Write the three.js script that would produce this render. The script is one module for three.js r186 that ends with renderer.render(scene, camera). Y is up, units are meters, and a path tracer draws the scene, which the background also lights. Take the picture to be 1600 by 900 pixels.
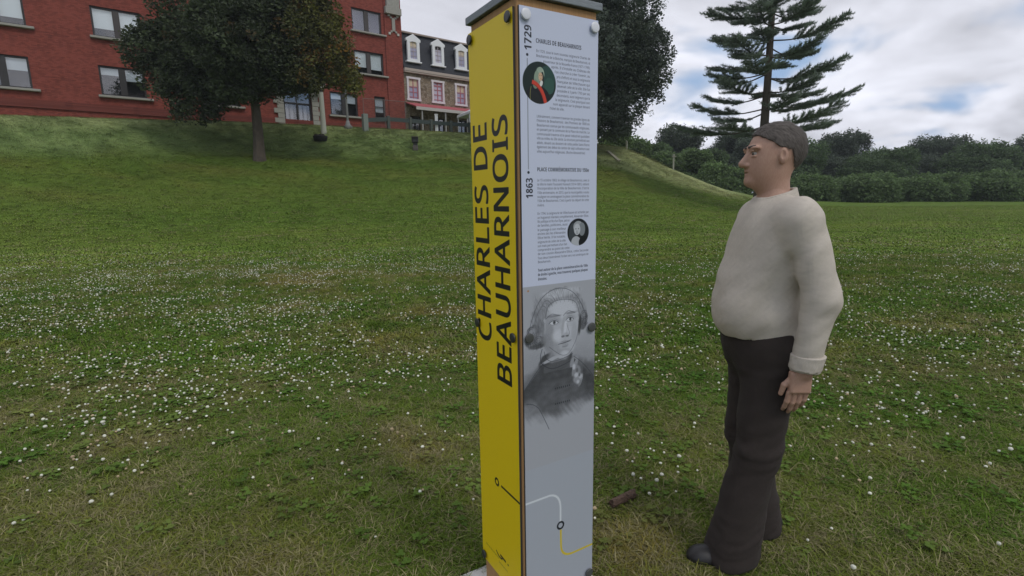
import * as THREE from 'three';
import { mergeGeometries, mergeVertices } from 'three/addons/utils/BufferGeometryUtils.js';
import { MarchingCubes } from 'three/addons/objects/MarchingCubes.js';
import { ImprovedNoise } from 'three/addons/math/ImprovedNoise.js';
import { RoundedBoxGeometry } from 'three/addons/geometries/RoundedBoxGeometry.js';

// ---------------------------------------------------------------- camera, sky, sun, exposure
const scene = new THREE.Scene();
const V = (x, y, z) => new THREE.Vector3(x, y, z);
const camera = new THREE.PerspectiveCamera(58.72, 16 / 9, 0.05, 4000);
const PITCH = 0.1738, ROLL = -0.0166;
camera.position.set(0, 1.5, 0);
camera.up.set(Math.sin(-ROLL), Math.cos(ROLL), 0);
camera.lookAt(0, 1.5 - Math.sin(PITCH), -Math.cos(PITCH));
const renderer = new THREE.WebGLRenderer({ antialias: true });
renderer.toneMapping = THREE.LinearToneMapping;
renderer.toneMappingExposure = 1.0;
renderer.shadowMap.enabled = true;

function rngOf(seed) { let a = seed >>> 0; return () => { a = (a + 0x6d2b79f5) | 0; let t = Math.imul(a ^ (a >>> 15), 1 | a); t = (t + Math.imul(t ^ (t >>> 7), 61 | t)) ^ t; return ((t ^ (t >>> 14)) >>> 0) / 4294967296; }; }
const PN = new ImprovedNoise();
const noise = (x, y, z = 0) => PN.noise(x, y, z);
function fbm(x, y, z, oct = 5, gain = 0.5) { let s = 0, a = 1, n = 0; for (let i = 0; i < oct; i++) { s += a * noise(x, y, z + i * 7.3); n += a; a *= gain; x *= 2.03; y *= 2.03; z *= 2.03; } return s / n; }
const clamp = (x, a = 0, b = 1) => Math.min(b, Math.max(a, x));
const smooth = (a, b, x) => { const t = clamp((x - a) / (b - a)); return t * t * (3 - 2 * t); };
const lerp = (a, b, t) => a + (b - a) * t;

const SKY_GAIN = 1.0;
{
  const w = 2048, h = 1024, data = new Float32Array(w * h * 4);
  for (let j = 0; j < h; j++) {
    const el = ((j + 0.5) / h - 0.5) * Math.PI;
    for (let i = 0; i < w; i++) {
      const az = ((i + 0.5) / w - 0.5) * 2 * Math.PI, o = (j * w + i) * 4;
      const y = Math.sin(el), c = Math.cos(el), x = c * Math.cos(az), z = c * Math.sin(az);
      let r = 0.35, g = 0.37, b = 0.36;
      if (el > -0.02) {
        const k = 1 / (Math.max(y, 0) + 0.22), px = x * k, pz = z * k;
        const wx = 0.35 * noise(px * 1.3 + 5, pz * 1.3, 3.1), wz = 0.35 * noise(px * 1.3, pz * 1.3 + 9, 8.1);
        const big = fbm(px * 1.15 + wx + 2.2, pz * 1.15 + wz + 6.4, 1.7, 6, 0.52);
        const fine = fbm(px * 3.1 + wx * 2, pz * 3.1 + wz * 2, 9.2, 5, 0.55);
        const cover = smooth(-0.34, -0.06, big + 0.3 * fine);
        const thick = smooth(-0.05, 0.42, big + 0.35 * fine);              // thicker cloud is greyer underneath
        const lit = 0.86 - 0.38 * thick + 0.55 * fine;
        const blue = [0.33, 0.48, 0.72];
        const cloud = [lit * 0.965, lit * 0.985, lit * 1.09];
        r = lerp(blue[0], cloud[0], cover); g = lerp(blue[1], cloud[1], cover); b = lerp(blue[2], cloud[2], cover);
      }
      data[o] = r * SKY_GAIN; data[o + 1] = g * SKY_GAIN; data[o + 2] = b * SKY_GAIN; data[o + 3] = 1;
    }
  }
  const t = new THREE.DataTexture(data, w, h, THREE.RGBAFormat, THREE.FloatType);
  t.mapping = THREE.EquirectangularReflectionMapping; t.magFilter = THREE.LinearFilter; t.minFilter = THREE.LinearFilter; t.needsUpdate = true;
  scene.background = t; scene.environment = t;
}
const sun = new THREE.DirectionalLight(new THREE.Color(1, 0.95, 0.87), 1.0);
sun.position.set(40, 70, 34); sun.target.position.set(0, 0, -10);
sun.castShadow = true; sun.shadow.radius = 30; sun.shadow.mapSize.set(2048, 2048);
Object.assign(sun.shadow.camera, { left: -70, right: 70, top: 70, bottom: -70, near: 1, far: 260 });
scene.add(sun, sun.target);

scene.fog = new THREE.FogExp2(new THREE.Color(0.86, 0.92, 1.0), 0.00042);   // thin summer haze: the far trees are a little paler

// ---------------------------------------------------------------- helpers
const used = new Map();
function numbered(name) { const n = used.get(name) ?? 0; used.set(name, n + 1); return n ? `${name}_${String(n).padStart(3, '0')}` : name; }
function shade(m) { m.castShadow = true; m.receiveShadow = true; return m; }
function tag(o, label, category, group) { o.userData.label = label; o.userData.category = category; if (group) o.userData.group = group; return o; }
function thing(name, label, category, at = [0, 0, 0], turn = 0, group) {
  const o = new THREE.Group(); o.name = numbered(name); o.position.set(...at); o.rotation.y = turn; scene.add(o);
  return tag(o, label, category, group);
}
function part(name, geo, mat, parent, label) { const m = shade(new THREE.Mesh(geo, mat)); m.name = name; parent.add(m); if (label) m.userData.label = label; return m; }
function ground(name, geo, mat) { const m = shade(new THREE.Mesh(geo, mat)); m.name = name; m.userData.kind = 'structure'; scene.add(m); return m; }
function stuff(name, geo, mat, count, parent = scene) { const m = shade(new THREE.InstancedMesh(geo, mat, count)); m.name = name; m.userData.kind = 'stuff'; parent.add(m); return m; }
function box(w, h, d, x = 0, y = 0, z = 0) { return new THREE.BoxGeometry(w, h, d).translate(x, y, z); }
function rbox(w, h, d, r, x = 0, y = 0, z = 0) { return new RoundedBoxGeometry(w, h, d, 2, r).translate(x, y, z); }
function cyl(r0, r1, h, x, y, z, n = 12) { return new THREE.CylinderGeometry(r1, r0, h, n).translate(x, y + h / 2, z); }
function bar(a, b, r0, r1 = r0, n = 8) {
  const d = b.clone().sub(a), g = new THREE.CylinderGeometry(r1, r0, d.length(), n, 1);
  g.applyQuaternion(new THREE.Quaternion().setFromUnitVectors(V(0, 1, 0), d.clone().normalize()));
  const m = a.clone().add(b).multiplyScalar(0.5); return g.translate(m.x, m.y, m.z);
}
const merge = (list) => mergeGeometries(list.map((g) => { const k = g.index ? g.toNonIndexed() : g; for (const n of Object.keys(k.attributes)) if (!['position', 'normal', 'uv'].includes(n)) k.deleteAttribute(n); return k; }));
function mat(rgb, rough = 0.8, extra = {}) { return new THREE.MeshStandardMaterial({ color: new THREE.Color().setRGB(...rgb), roughness: rough, ...extra }); }
function noiseTex(n, fn, srgb = false, rx = 1, ry = 1) {   // fn(u, v) -> [r, g, b] in 0..1
  const d = new Uint8Array(n * n * 4);
  for (let j = 0; j < n; j++) for (let i = 0; i < n; i++) { const c = fn(i / n, j / n), o = (j * n + i) * 4; for (let k = 0; k < 3; k++) d[o + k] = clamp(c[k]) * 255; d[o + 3] = 255; }
  const t = new THREE.DataTexture(d, n, n); t.wrapS = t.wrapT = THREE.RepeatWrapping; t.magFilter = t.minFilter = THREE.LinearFilter; t.repeat.set(rx, ry);
  if (srgb) t.colorSpace = THREE.SRGBColorSpace; t.needsUpdate = true; return t;
}
function tileNoise(u, v, f, seed, oct = 4) {       // periodic noise: two circles
  let s = 0, a = 1, n = 0;
  for (let k = 0; k < oct; k++) {
    const R = f / (2 * Math.PI), cu = Math.cos(u * 2 * Math.PI) * R, su = Math.sin(u * 2 * Math.PI) * R, cv = Math.cos(v * 2 * Math.PI) * R, sv = Math.sin(v * 2 * Math.PI) * R;
    s += a * 0.5 * (noise(cu + seed, su + cv * 0.9, sv + k * 3.7) + noise(cv - seed, sv + su, cu + 11 + k)); n += a; a *= 0.55; f *= 2;
  }
  return s / n;
}
function canvasTex(w, h, draw) {
  const c = document.createElement('canvas'); c.width = w; c.height = h; draw(c.getContext('2d'), w, h);
  const t = new THREE.CanvasTexture(c); t.colorSpace = THREE.SRGBColorSpace; t.magFilter = THREE.LinearFilter; return t;
}

// ---------------------------------------------------------------- terrain: a flat lawn that climbs to a plateau on the left and runs out to the right
// tan of the azimuth, depth of the crest, slope of the sight line over the crest
const CREST = [[-6, 30, 0.10], [-2, 26, 0.17], [-1, 31, 0.172], [-0.7, 38, 0.158], [-0.4, 44, 0.1435], [-0.235, 46, 0.1325], [-0.08, 47, 0.122], [0.06, 47.5, 0.11], [0.167, 48, 0.0975], [0.213, 48, 0.0905], [0.254, 49, 0.0738], [0.296, 50, 0.0545], [0.34, 51, 0.037], [0.382, 52, 0.0205], [0.415, 53, 0.0092], [0.5, 55, -0.011], [0.65, 60, -0.02], [1, 70, -0.0214], [6, 70, -0.0214]];
function crestAt(t) {
  let i = 0; while (i < CREST.length - 2 && t > CREST[i + 1][0]) i++;
  const a = CREST[i], b = CREST[i + 1], k = clamp((t - a[0]) / (b[0] - a[0]));
  return [lerp(a[1], b[1], k), Math.max(0, 1.5 + lerp(a[1], b[1], k) * lerp(a[2], b[2], k))];
}
function H(x, z) {
  const front = smooth(0, 12, -z);
  if (z >= -0.5) return 0;
  const d = -z, t = clamp(x / d, -6, 6), [D, hc] = crestAt(t);
  const toe = 19, u = clamp((d - toe) / (D - toe));
  let h = hc * (u < 0.78 ? 0.62 * Math.pow(u / 0.78, 1.35) : 0.62 + 0.38 * (u - 0.78) / 0.22) * front;
  if (d > D) {
    const left = 1 - smooth(0.08, 0.3, t);
    const up = Math.min(8.35, hc + 0.105 * (d - D)), down = hc * (1 - smooth(D, D + 34, d));
    h = lerp(down, Math.max(up, hc > 8.35 ? hc : up) , left) ;
    h *= 1 - smooth(95, 170, d);
  }
  h += 0.05 * noise(x * 0.25, z * 0.25, 2.2) * smooth(6, 22, d) + 0.012 * noise(x * 1.3, z * 1.3, 5.1) * smooth(2.2, 4, d);
  return h;
}
// colour of the turf from place to place: dull, yellow and green patches, bare dry spots
const SPOTS = [[-2.35, -3.1, 0.35], [-0.75, -3.05, 0.22], [-0.52, -2.85, 0.14], [0.42, -1.98, 0.18], [0.62, -1.98, 0.22], [-3.1, -6.9, 0.5], [-0.95, -6.6, 0.5], [-1.2, -2.05, 0.3], [0.95, -3.3, 0.2], [-4.1, -9.8, 0.8], [1.6, -5.9, 0.5]];
function turf(x, z) {
  const d = Math.hypot(x, z);
  const n1 = fbm(x * 0.42, z * 0.8, 1.1, 3), n2 = fbm(x * 1.9, z * 1.9, 4.4, 3), n3 = fbm(x * 0.13, z * 0.3, 7.7, 3);
  let dry = clamp(0.13 + 0.75 * n1 + 0.7 * n2) * smooth(26, 9, d) + 0.15 * smooth(4.2, 2.2, d) + clamp(0.2 + n3) * 0.28;
  for (const [sx, sz, r] of SPOTS) dry += 0.75 * Math.exp(-((x - sx) ** 2 + 0.6 * (z - sz) ** 2) / (r * r)) * (0.6 + n2);
  const h = H(x, z), slope = smooth(0.6, 3, h);
  dry = clamp(dry + slope * clamp(0.12 + 1.2 * fbm(x * 0.2, z * 0.35, 9.9, 4)) * 0.8);
  const v = 1 + 0.30 * n2 + 0.22 * n3 + 0.18 * fbm(x * 0.35, z * 0.35, 14.2, 4);
  const green = [0.066, 0.138, 0.012], straw = [0.150, 0.140, 0.034], t = x / Math.max(0.5, -z), [D, hc] = crestAt(clamp(t, -6, 6)), u = (-z - 19) / (D - 19);
  const far = smooth(9, 22, d), c = [0, 1, 2].map((k) => lerp(lerp(green[k], [0.128, 0.208, 0.032][k], far), straw[k] * (1 + 0.5 * far), dry) * v);  // colour raised with distance to make up for the tufts' own shade
  // the unmown bank under the crest: pale seed heads at the rim and on the right, darker clumps between
  const bank = smooth(0.72, 0.84, u + 0.06 * noise(x * 0.3, z * 0.3, 6)) * smooth(0.8, 2.5, hc), rim = smooth(0.88, 1.0, u), right = smooth(0.05, 0.2, t);
  if (bank > 0) {
    const clump = clamp(0.5 + 1.6 * fbm(x * 0.7, z * 1.1, 31.7, 3)), pale = clamp(0.55 * rim + 0.75 * right + 0.35 * (clump - 0.5));
    const b = [lerp(0.18, 0.36, pale), lerp(0.26, 0.40, pale), lerp(0.085, 0.18, pale)];
    for (let k = 0; k < 3; k++) c[k] = lerp(c[k], b[k] * (0.75 + 0.5 * clump), bank);
  }
  return c;
}
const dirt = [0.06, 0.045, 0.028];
{
  const rings = [0.02]; let r = 0.5; while (r < 70) { rings.push(r); r += Math.max(0.12, r * 0.016); } while (r < 3500) { rings.push(r); r *= 1.12; }
  const az = []; for (let a = -180; a < -60; a += 4) az.push(a); for (let a = -60; a < 60; a += 0.3) az.push(a); for (let a = 60; a <= 180.01; a += 4) az.push(a);
  const P = [], C = [], U = [], I = [], n = az.length;
  for (const rr of rings) for (const a of az) {
    const p = a * Math.PI / 180, x = rr * Math.sin(p), z = -rr * Math.cos(p);
    P.push(x, H(x, z) - (rr < 30 ? 0.004 : 0), z); U.push(x, z);
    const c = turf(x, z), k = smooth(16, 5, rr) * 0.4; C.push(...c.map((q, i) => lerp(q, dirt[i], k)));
  }
  for (let j = 0; j + 1 < rings.length; j++) for (let i = 0; i + 1 < n; i++) { const a = j * n + i, b = a + 1, c = a + n, e = c + 1; I.push(a, b, c, b, e, c); }
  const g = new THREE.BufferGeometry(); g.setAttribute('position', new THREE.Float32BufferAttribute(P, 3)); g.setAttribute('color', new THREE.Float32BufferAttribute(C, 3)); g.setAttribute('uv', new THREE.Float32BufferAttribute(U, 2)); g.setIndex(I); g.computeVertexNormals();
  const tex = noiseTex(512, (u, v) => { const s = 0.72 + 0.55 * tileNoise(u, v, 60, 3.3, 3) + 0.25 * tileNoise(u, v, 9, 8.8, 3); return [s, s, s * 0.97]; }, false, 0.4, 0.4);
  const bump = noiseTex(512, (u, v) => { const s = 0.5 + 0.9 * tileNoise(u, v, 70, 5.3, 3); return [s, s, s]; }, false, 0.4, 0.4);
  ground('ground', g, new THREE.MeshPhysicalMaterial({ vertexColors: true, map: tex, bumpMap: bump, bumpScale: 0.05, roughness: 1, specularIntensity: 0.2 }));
}

// ---------------------------------------------------------------- grass, clover, flowers (nobody could count them)
function bladeGeo(list) {   // list of [x, z, height, width, lean, turn, droop]
  const P = [], I = [];
  for (const [x, z, h, w, lean, a, droop = 0.3] of list) {
    const ca = Math.cos(a), sa = Math.sin(a), b = P.length / 3;
    const at = (k, side) => { const out = lean * h * k * (0.5 + 0.9 * k), y = h * k * (1 - droop * k * k), s = side * w * 0.5; P.push(x + ca * out - sa * s, y, z + sa * out + ca * s); };
    at(0, -1); at(0, 1); at(0.55, -0.85); at(0.55, 0.85); at(1, 0);
    I.push(b, b + 1, b + 2, b + 1, b + 3, b + 2, b + 2, b + 3, b + 4);
  }
  const g = new THREE.BufferGeometry(); g.setAttribute('position', new THREE.Float32BufferAttribute(P, 3)); g.setIndex(I); g.computeVertexNormals(); return g;
}
const grassMat = new THREE.MeshPhysicalMaterial({ color: 0xffffff, roughness: 0.8, specularIntensity: 0.25, side: THREE.DoubleSide });
function tuftGeo(seed, n, R, h, w) { const r = rngOf(seed), L = []; for (let i = 0; i < n; i++) { const a = r() * 6.283, q = Math.sqrt(r()) * R; L.push([Math.cos(a) * q, Math.sin(a) * q, h * (0.5 + r()), w * (0.6 + 0.8 * r()), 0.35 + r() * 1.0, r() * 6.283, 0.2 + 0.4 * r()]); } return bladeGeo(L); }
const M4 = new THREE.Matrix4(), Q = new THREE.Quaternion(), UPV = V(0, 1, 0), COL = new THREE.Color();
function scatter(name, geo, material, seed, count, spot, color, size) {
  const r = rngOf(seed), ms = [], cs = [];
  let tries = 0;
  while (ms.length < count && tries++ < count * 30) {
    const s = spot(r); if (!s) continue;
    const [x, z] = s, k = size(r, x, z), ky = k * (0.75 + 0.5 * r());
    M4.compose(V(x, s[2] ?? H(x, z), z), Q.setFromAxisAngle(UPV, r() * 6.283), V(k, ky * (typeof size.flat === 'function' ? size.flat(x, z) : size.flat ?? 1), k)); ms.push(M4.clone()); cs.push(color(r, x, z));
  }
  const m = stuff(name, geo, material, ms.length);
  ms.forEach((q, i) => { m.setMatrixAt(i, q); m.setColorAt(i, COL.setRGB(...cs[i])); });
  return m;
}
// a depth between d0 and d1 and a place across the view's width, denser where the density function says
const POST = { x: 0.0228, z: -1.513 }, TH = 0.5324, DR = V(Math.cos(TH), 0, -Math.sin(TH)), DL = V(-Math.sin(TH), 0, -Math.cos(TH));
function onSlab(x, z, e = 0.105) { const a = (x - POST.x) * DR.x + (z - POST.z) * DR.z, b = (x - POST.x) * DL.x + (z - POST.z) * DL.z; return a > -e && a < 0.298 + e && b > -e && b < 0.298 + e; }
function band(d0, d1, wide = 1.25) {
  return (r) => { const d = Math.sqrt(d0 * d0 + r() * (d1 * d1 - d0 * d0)), x = (r() * 2 - 1) * d * wide, z = -d; return onSlab(x, z) ? null : [x, z]; };
}
function bladeTint(r, x, z, dryShare) {
  const c = turf(x, z), b = 0.75 + 0.6 * r();
  if (r() < dryShare * (0.4 + 8 * Math.max(0, c[0] - 0.045))) { const s = 0.7 + 0.7 * r(); return [0.23 * s, 0.205 * s, 0.105 * s]; }
  const y = r() * 0.25; return [c[0] * (b + y * 0.8), c[1] * b * 1.05, c[2] * b];
}
const nearSize = (r) => 0.75 + 0.6 * r();
[[11, 16, 0.034, 0.028, 0.0028], [12, 14, 0.042, 0.022, 0.0026], [13, 18, 0.038, 0.034, 0.003]].forEach(([s, n, R, h, w], i) =>
  scatter('grass', tuftGeo(s, n, R, h, w), grassMat, 100 + i, 30000, band(1.05, 4.6), (r, x, z) => bladeTint(r, x, z, 0.35), nearSize));
[[14, 14, 0.07, 0.045, 0.006], [15, 14, 0.09, 0.05, 0.007]].forEach(([s, n, R, h, w], i) =>
  scatter('grass', tuftGeo(s, n, R, h, w), grassMat, 110 + i, 45000, band(4.3, 12), (r, x, z) => bladeTint(r, x, z, 0.22), nearSize));
[[16, 14, 0.22, 0.055, 0.018], [17, 14, 0.3, 0.065, 0.022]].forEach(([s, n, R, h, w], i) =>
  scatter('grass', tuftGeo(s, n, R, h, w), grassMat, 120 + i, 60000, band(11, 50, 1.15), (r, x, z) => bladeTint(r, x, z, 0.12), Object.assign((r, x, z) => (0.8 + 0.5 * r()) * (1 + 0.35 * smooth(36, 45, -z)), { flat: (x, z) => lerp(0.62, 0.28, smooth(0.5, 3, H(x, z))) })));
// long dry stems lying in the turf close by
scatter('dry_grass', tuftGeo(21, 5, 0.045, 0.06, 0.0022), grassMat, 130, 4200, (r) => { const s = band(1.05, 5)(r); if (!s) return null; const c = turf(...s); return r() < clamp((c[0] - 0.05) * 18) ? s : null; }, (r) => { const k = 0.7 + 0.6 * r(); return [0.27 * k, 0.235 * k, 0.12 * k]; }, Object.assign((r) => 0.8 + 0.7 * r(), { flat: 0.6 }));
// clover: three round leaflets on short stems
function cloverGeo(seed, n, R) {
  const r = rngOf(seed), P = [], I = [];
  for (let i = 0; i < n; i++) {
    const a = r() * 6.283, q = Math.sqrt(r()) * R, cx = Math.cos(a) * q, cz = Math.sin(a) * q, cy = 0.018 + 0.022 * r(), t = r() * 6.283, s = 0.0065 + 0.003 * r();
    for (let k = 0; k < 3; k++) {
      const b = P.length / 3, da = t + k * 2.094, lx = cx + Math.cos(da) * s, lz = cz + Math.sin(da) * s, tilt = (r() - 0.5) * 0.008;
      P.push(lx, cy + 0.002, lz); for (let j = 0; j < 6; j++) { const e = j * 1.047; P.push(lx + Math.cos(e) * s, cy + tilt * Math.cos(e - da) - 0.001, lz + Math.sin(e) * s); }
      for (let j = 0; j < 6; j++) I.push(b, b + 1 + ((j + 1) % 6), b + 1 + j);
    }
  }
  const g = new THREE.BufferGeometry(); g.setAttribute('position', new THREE.Float32BufferAttribute(P, 3)); g.setIndex(I); g.computeVertexNormals(); return g;
}
function flowerShare(x, z) {
  const d = -z, left = smooth(0.5, -0.4, x / d), n = fbm(x * 0.8, z * 0.8, 21.3, 3), n2 = fbm(x * 2.6, z * 2.6, 3.3, 2);
  const reach = smooth(2.1, 3.5, d) * smooth(15, 7, d) + 0.10;
  return clamp(reach * (0.40 + 0.5 * left) * clamp(0.55 + 1.9 * n + 1.1 * n2, 0.06, 1.7));
}
scatter('clover', cloverGeo(31, 5, 0.03), grassMat, 140, 9000, (r) => { const s = band(1.9, 9)(r); return s && r() < 0.12 + flowerShare(...s) ? s : null; }, (r, x, z) => { const c = turf(x, z), b = 0.7 + 0.5 * r(); return [c[0] * 0.85 * b, c[1] * 0.95 * b, c[2] * 1.1 * b]; }, nearSize);
{
  const head = new THREE.IcosahedronGeometry(0.0094, 1), p = head.attributes.position, r = rngOf(41);
  for (let i = 0; i < p.count; i++) { const k = 0.86 + 0.25 * Math.abs(noise(p.getX(i) * 900, p.getY(i) * 900, p.getZ(i) * 900)); p.setXYZ(i, p.getX(i) * k, p.getY(i) * 0.82 * k + 0.046, p.getZ(i) * k); }
  head.computeVertexNormals();
  scatter('clover_flowers', head, mat([1, 1, 1], 0.9), 150, 17000, (q) => { const s = band(1.7, 16)(q); return s && q() < flowerShare(...s) ? s : null; },
    (q) => { const k = 0.8 + 0.35 * q(), br = q() < 0.18; return br ? [0.42 * k, 0.33 * k, 0.2 * k] : [0.66 * k, 0.66 * k, 0.55 * k]; }, (q) => 0.6 + 0.8 * q() * q() + 0.1 * q());
  void r;
}

// ---------------------------------------------------------------- foliage helpers
const leafMat = new THREE.MeshPhysicalMaterial({ color: 0xffffff, roughness: 1, transmission: 0.4, thickness: 0, specularIntensity: 0.5, side: THREE.DoubleSide });
function leafClump(seed, n, R, s) {
  const r = rngOf(seed), P = [], I = [];
  for (let i = 0; i < n; i++) {
    const c = V(r() - 0.5, r() - 0.5, r() - 0.5).normalize().multiplyScalar(R * Math.cbrt(r())), q = new THREE.Quaternion().setFromEuler(new THREE.Euler((r() - 0.5) * 2.2, r() * 6.283, (r() - 0.5) * 2.2)), k = s * (0.6 + 0.8 * r()), b = P.length / 3;
    for (const [x, y, z] of [[0, 0, -0.6], [0.42, 0.1, 0], [0, -0.06, 0.65], [-0.42, 0.1, 0]]) { const p = V(x * k, y * k, z * k).applyQuaternion(q).add(c); P.push(p.x, p.y, p.z); }
    I.push(b, b + 2, b + 1, b, b + 3, b + 2);
  }
  const g = new THREE.BufferGeometry(); g.setAttribute('position', new THREE.Float32BufferAttribute(P, 3)); g.setIndex(I); g.computeVertexNormals(); return g;
}
const CLUMPS = [leafClump(61, 34, 0.42, 0.15), leafClump(62, 30, 0.40, 0.14), leafClump(63, 34, 0.5, 0.15)];
const barkTex = noiseTex(256, (u, v) => { const s = 0.75 + 0.6 * tileNoise(u, v * 0.25, 24, 2.2, 4); return [s, s * 0.97, s * 0.92]; });
const barkMat = mat([0.10, 0.082, 0.065], 0.95, { map: barkTex, bumpMap: barkTex, bumpScale: 0.03 });
function trunkGeo(path, radii, n = 10) {
  const curve = new THREE.CatmullRomCurve3(path), seg = 14, g = new THREE.TubeGeometry(curve, seg, 1, n), p = g.attributes.position;
  for (let i = 0; i <= seg; i++) { const c = curve.getPointAt(i / seg), rr = lerp(radii[0], radii[1], i / seg) + (i === 0 ? radii[0] * 0.35 : 0); for (let j = 0; j <= n; j++) { const k = i * (n + 1) + j, q = V(p.getX(k), p.getY(k), p.getZ(k)).sub(c).multiplyScalar(rr * (1 + 0.12 * noise(j * 1.3, i * 0.5, 3))).add(c); p.setXYZ(k, q.x, q.y, q.z); } }
  g.computeVertexNormals(); return g;
}
// puffs: [x, y, z, radius] in the tree's own metres; leaf clumps sit near the shell of each and thinly inside
function broadTree(o, seed, height, girth, puffs, per, tint, clump = 0, size = 1) {
  const r = rngOf(seed), top = V((r() - 0.5) * 0.6, height * 0.62, (r() - 0.5) * 0.6);
  const trunk = part('trunk', trunkGeo([V(0, -0.4, 0), V(0.1, height * 0.2, 0), top.clone().multiplyScalar(0.7), top], [girth, girth * 0.35]), barkMat, o);
  const L = []; for (const [x, y, z] of puffs) { const s = V(0, 0, 0).lerp(top, clamp((y - height * 0.12) / (height * 0.9), 0.52, 0.95)); L.push(trunkGeo([s, s.clone().lerp(V(x, y, z), 0.5).add(V(0, -0.25, 0)), V(x, y, z)], [girth * 0.3, girth * 0.07], 6)); }
  part('limbs', merge(L), barkMat, trunk);
  const total = puffs.reduce((s, p) => s + p[3] * p[3], 0), ms = [], cs = [];
  for (const [x, y, z, R] of puffs) {
    const n = Math.round(per * R * R / total);
    for (let i = 0; i < n; i++) {
      const dir = V(r() - 0.5, r() - 0.5, r() - 0.5).normalize(), bulge = 1 + 0.38 * noise(dir.x * 2.6 + x, dir.y * 2.6 + y, dir.z * 2.6 + z), q = R * bulge * (r() < 0.72 ? 0.82 + 0.2 * r() : Math.cbrt(r()) * 0.85);
      const p = V(x + dir.x * q, y + dir.y * q * 0.9, z + dir.z * q);
      M4.compose(p, Q.setFromEuler(new THREE.Euler((r() - 0.5) * 1.2, r() * 6.283, (r() - 0.5) * 1.2)), V(1, 1, 1).multiplyScalar(size * (0.7 + 0.65 * r()))); ms.push(M4.clone()); cs.push(tint(r, p));
    }
  }
  const m = stuff('crown', CLUMPS[clump], leafMat, ms.length, o); ms.forEach((q, i) => { m.setMatrixAt(i, q); m.setColorAt(i, COL.setRGB(...cs[i])); });
  return o;
}
const placeAt = (t, d) => [t * d, H(t * d, -d), -d];

// ---------------------------------------------------------------- the red brick building and the mansard building on the hill
const F0 = V(-11.7, 0, -55), FT = 0.6636;
const brickTex = (() => {
  const t = noiseTex(1024, (u, v) => {
    const rows = 40, row = Math.floor(v * rows), f = v * rows - row, cols = 14, uu = u * cols + (row % 2) * 0.5, col = Math.floor(uu) % cols, g = uu - Math.floor(uu);
    const joint = f < 0.14 || g < 0.05, k = 0.82 + 0.5 * (rngOf(row * 97 + col * 13 + 5)() - 0.3) + 0.55 * tileNoise(u, v, 3, 4.4, 5);
    return joint ? [0.62 * k, 0.52 * k, 0.5 * k] : [k, 0.93 * k, 0.9 * k];
  }, false, 1 / 3, 1 / 3); return t;
})();
const brick = mat([0.245, 0.062, 0.044], 0.95, { map: brickTex });
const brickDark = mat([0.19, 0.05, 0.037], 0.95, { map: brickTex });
const limeTex = noiseTex(256, (u, v) => { const s = 0.85 + 0.5 * tileNoise(u, v, 14, 6.1, 4); return [s, s, s * 0.97]; });
const lime = mat([0.36, 0.35, 0.32], 0.9, { map: limeTex });
const limePale = mat([0.52, 0.51, 0.47], 0.9, { map: limeTex });
const white = mat([0.74, 0.75, 0.76], 0.6);
const bronze = mat([0.022, 0.02, 0.02], 0.5);
const unlitDark = mat([0.03, 0.03, 0.035], 0.9);  // near black: the shade of an unlit interior put into the colour
const glass = new THREE.MeshPhysicalMaterial({ color: 0xffffff, transmission: 1, thickness: 0, roughness: 0.03, ior: 1.9 });
function wallWithHoles(x0, x1, y0, y1, holes, depth, z0) {   // outer face at z0
  const s = new THREE.Shape([[x0, y0], [x1, y0], [x1, y1], [x0, y1]].map(([a, b]) => new THREE.Vector2(a, b)));
  for (const [a, b, c, e] of holes) s.holes.push(new THREE.Path([[a, c], [a, e], [b, e], [b, c]].map(([p, q]) => new THREE.Vector2(p, q))));
  return new THREE.ExtrudeGeometry(s, { depth, bevelEnabled: false }).translate(0, 0, z0 - depth);   // uv in metres
}
// a window in its opening: frame bars, panes of glass, blind, backing board painted dark as the unlit interior
function windowPart(parent, x0, x1, y0, y1, z, opt = {}) {
  const { mullions = 1, frame = bronze, fw = 0.13, blind, blindDrop = 0.6, transom, label, glazing = glass, depth = 0.17, mull = 0.32 } = opt;
  const w = x1 - x0, h = y1 - y0, zc = z - depth;
  const bars = [box(w, fw, 0.1, (x0 + x1) / 2, y1 - fw / 2, zc), box(w, fw, 0.1, (x0 + x1) / 2, y0 + fw / 2, zc), box(fw, h - 2 * fw, 0.1, x0 + fw / 2, (y0 + y1) / 2, zc), box(fw, h - 2 * fw, 0.1, x1 - fw / 2, (y0 + y1) / 2, zc)];
  const f = part('window', merge(bars), frame, parent, label);
  const n = mullions + 1, pw = (w - 2 * fw - mullions * mull) / n;
  for (let i = 0; i < n; i++) {
    const a = x0 + fw + i * (pw + mull);
    if (i) part('mullion', box(mull, h - 2 * fw, 0.14, a - mull / 2, (y0 + y1) / 2, zc), opt.mullMat ?? frame, f);
    part('pane', box(pw, h - 2 * fw, 0.012, a + pw / 2, (y0 + y1) / 2, zc), glazing, f);
    if (blind) { const bh = (h - 2 * fw) * (Array.isArray(blindDrop) ? blindDrop[i] : blindDrop); part('blind', box(pw, bh, 0.02, a + pw / 2, y1 - fw - bh / 2, zc - 0.12), blind, f); }
    if (transom) part('transom', box(pw, 0.07, 0.08, a + pw / 2, y0 + fw + (h - 2 * fw) * transom, zc + 0.002), frame, f);
  }
  part('dark_backing', box(w + 0.3, h + 0.3, 0.05, (x0 + x1) / 2, (y0 + y1) / 2, z - 0.95), unlitDark, f);
  return f;
}
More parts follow.
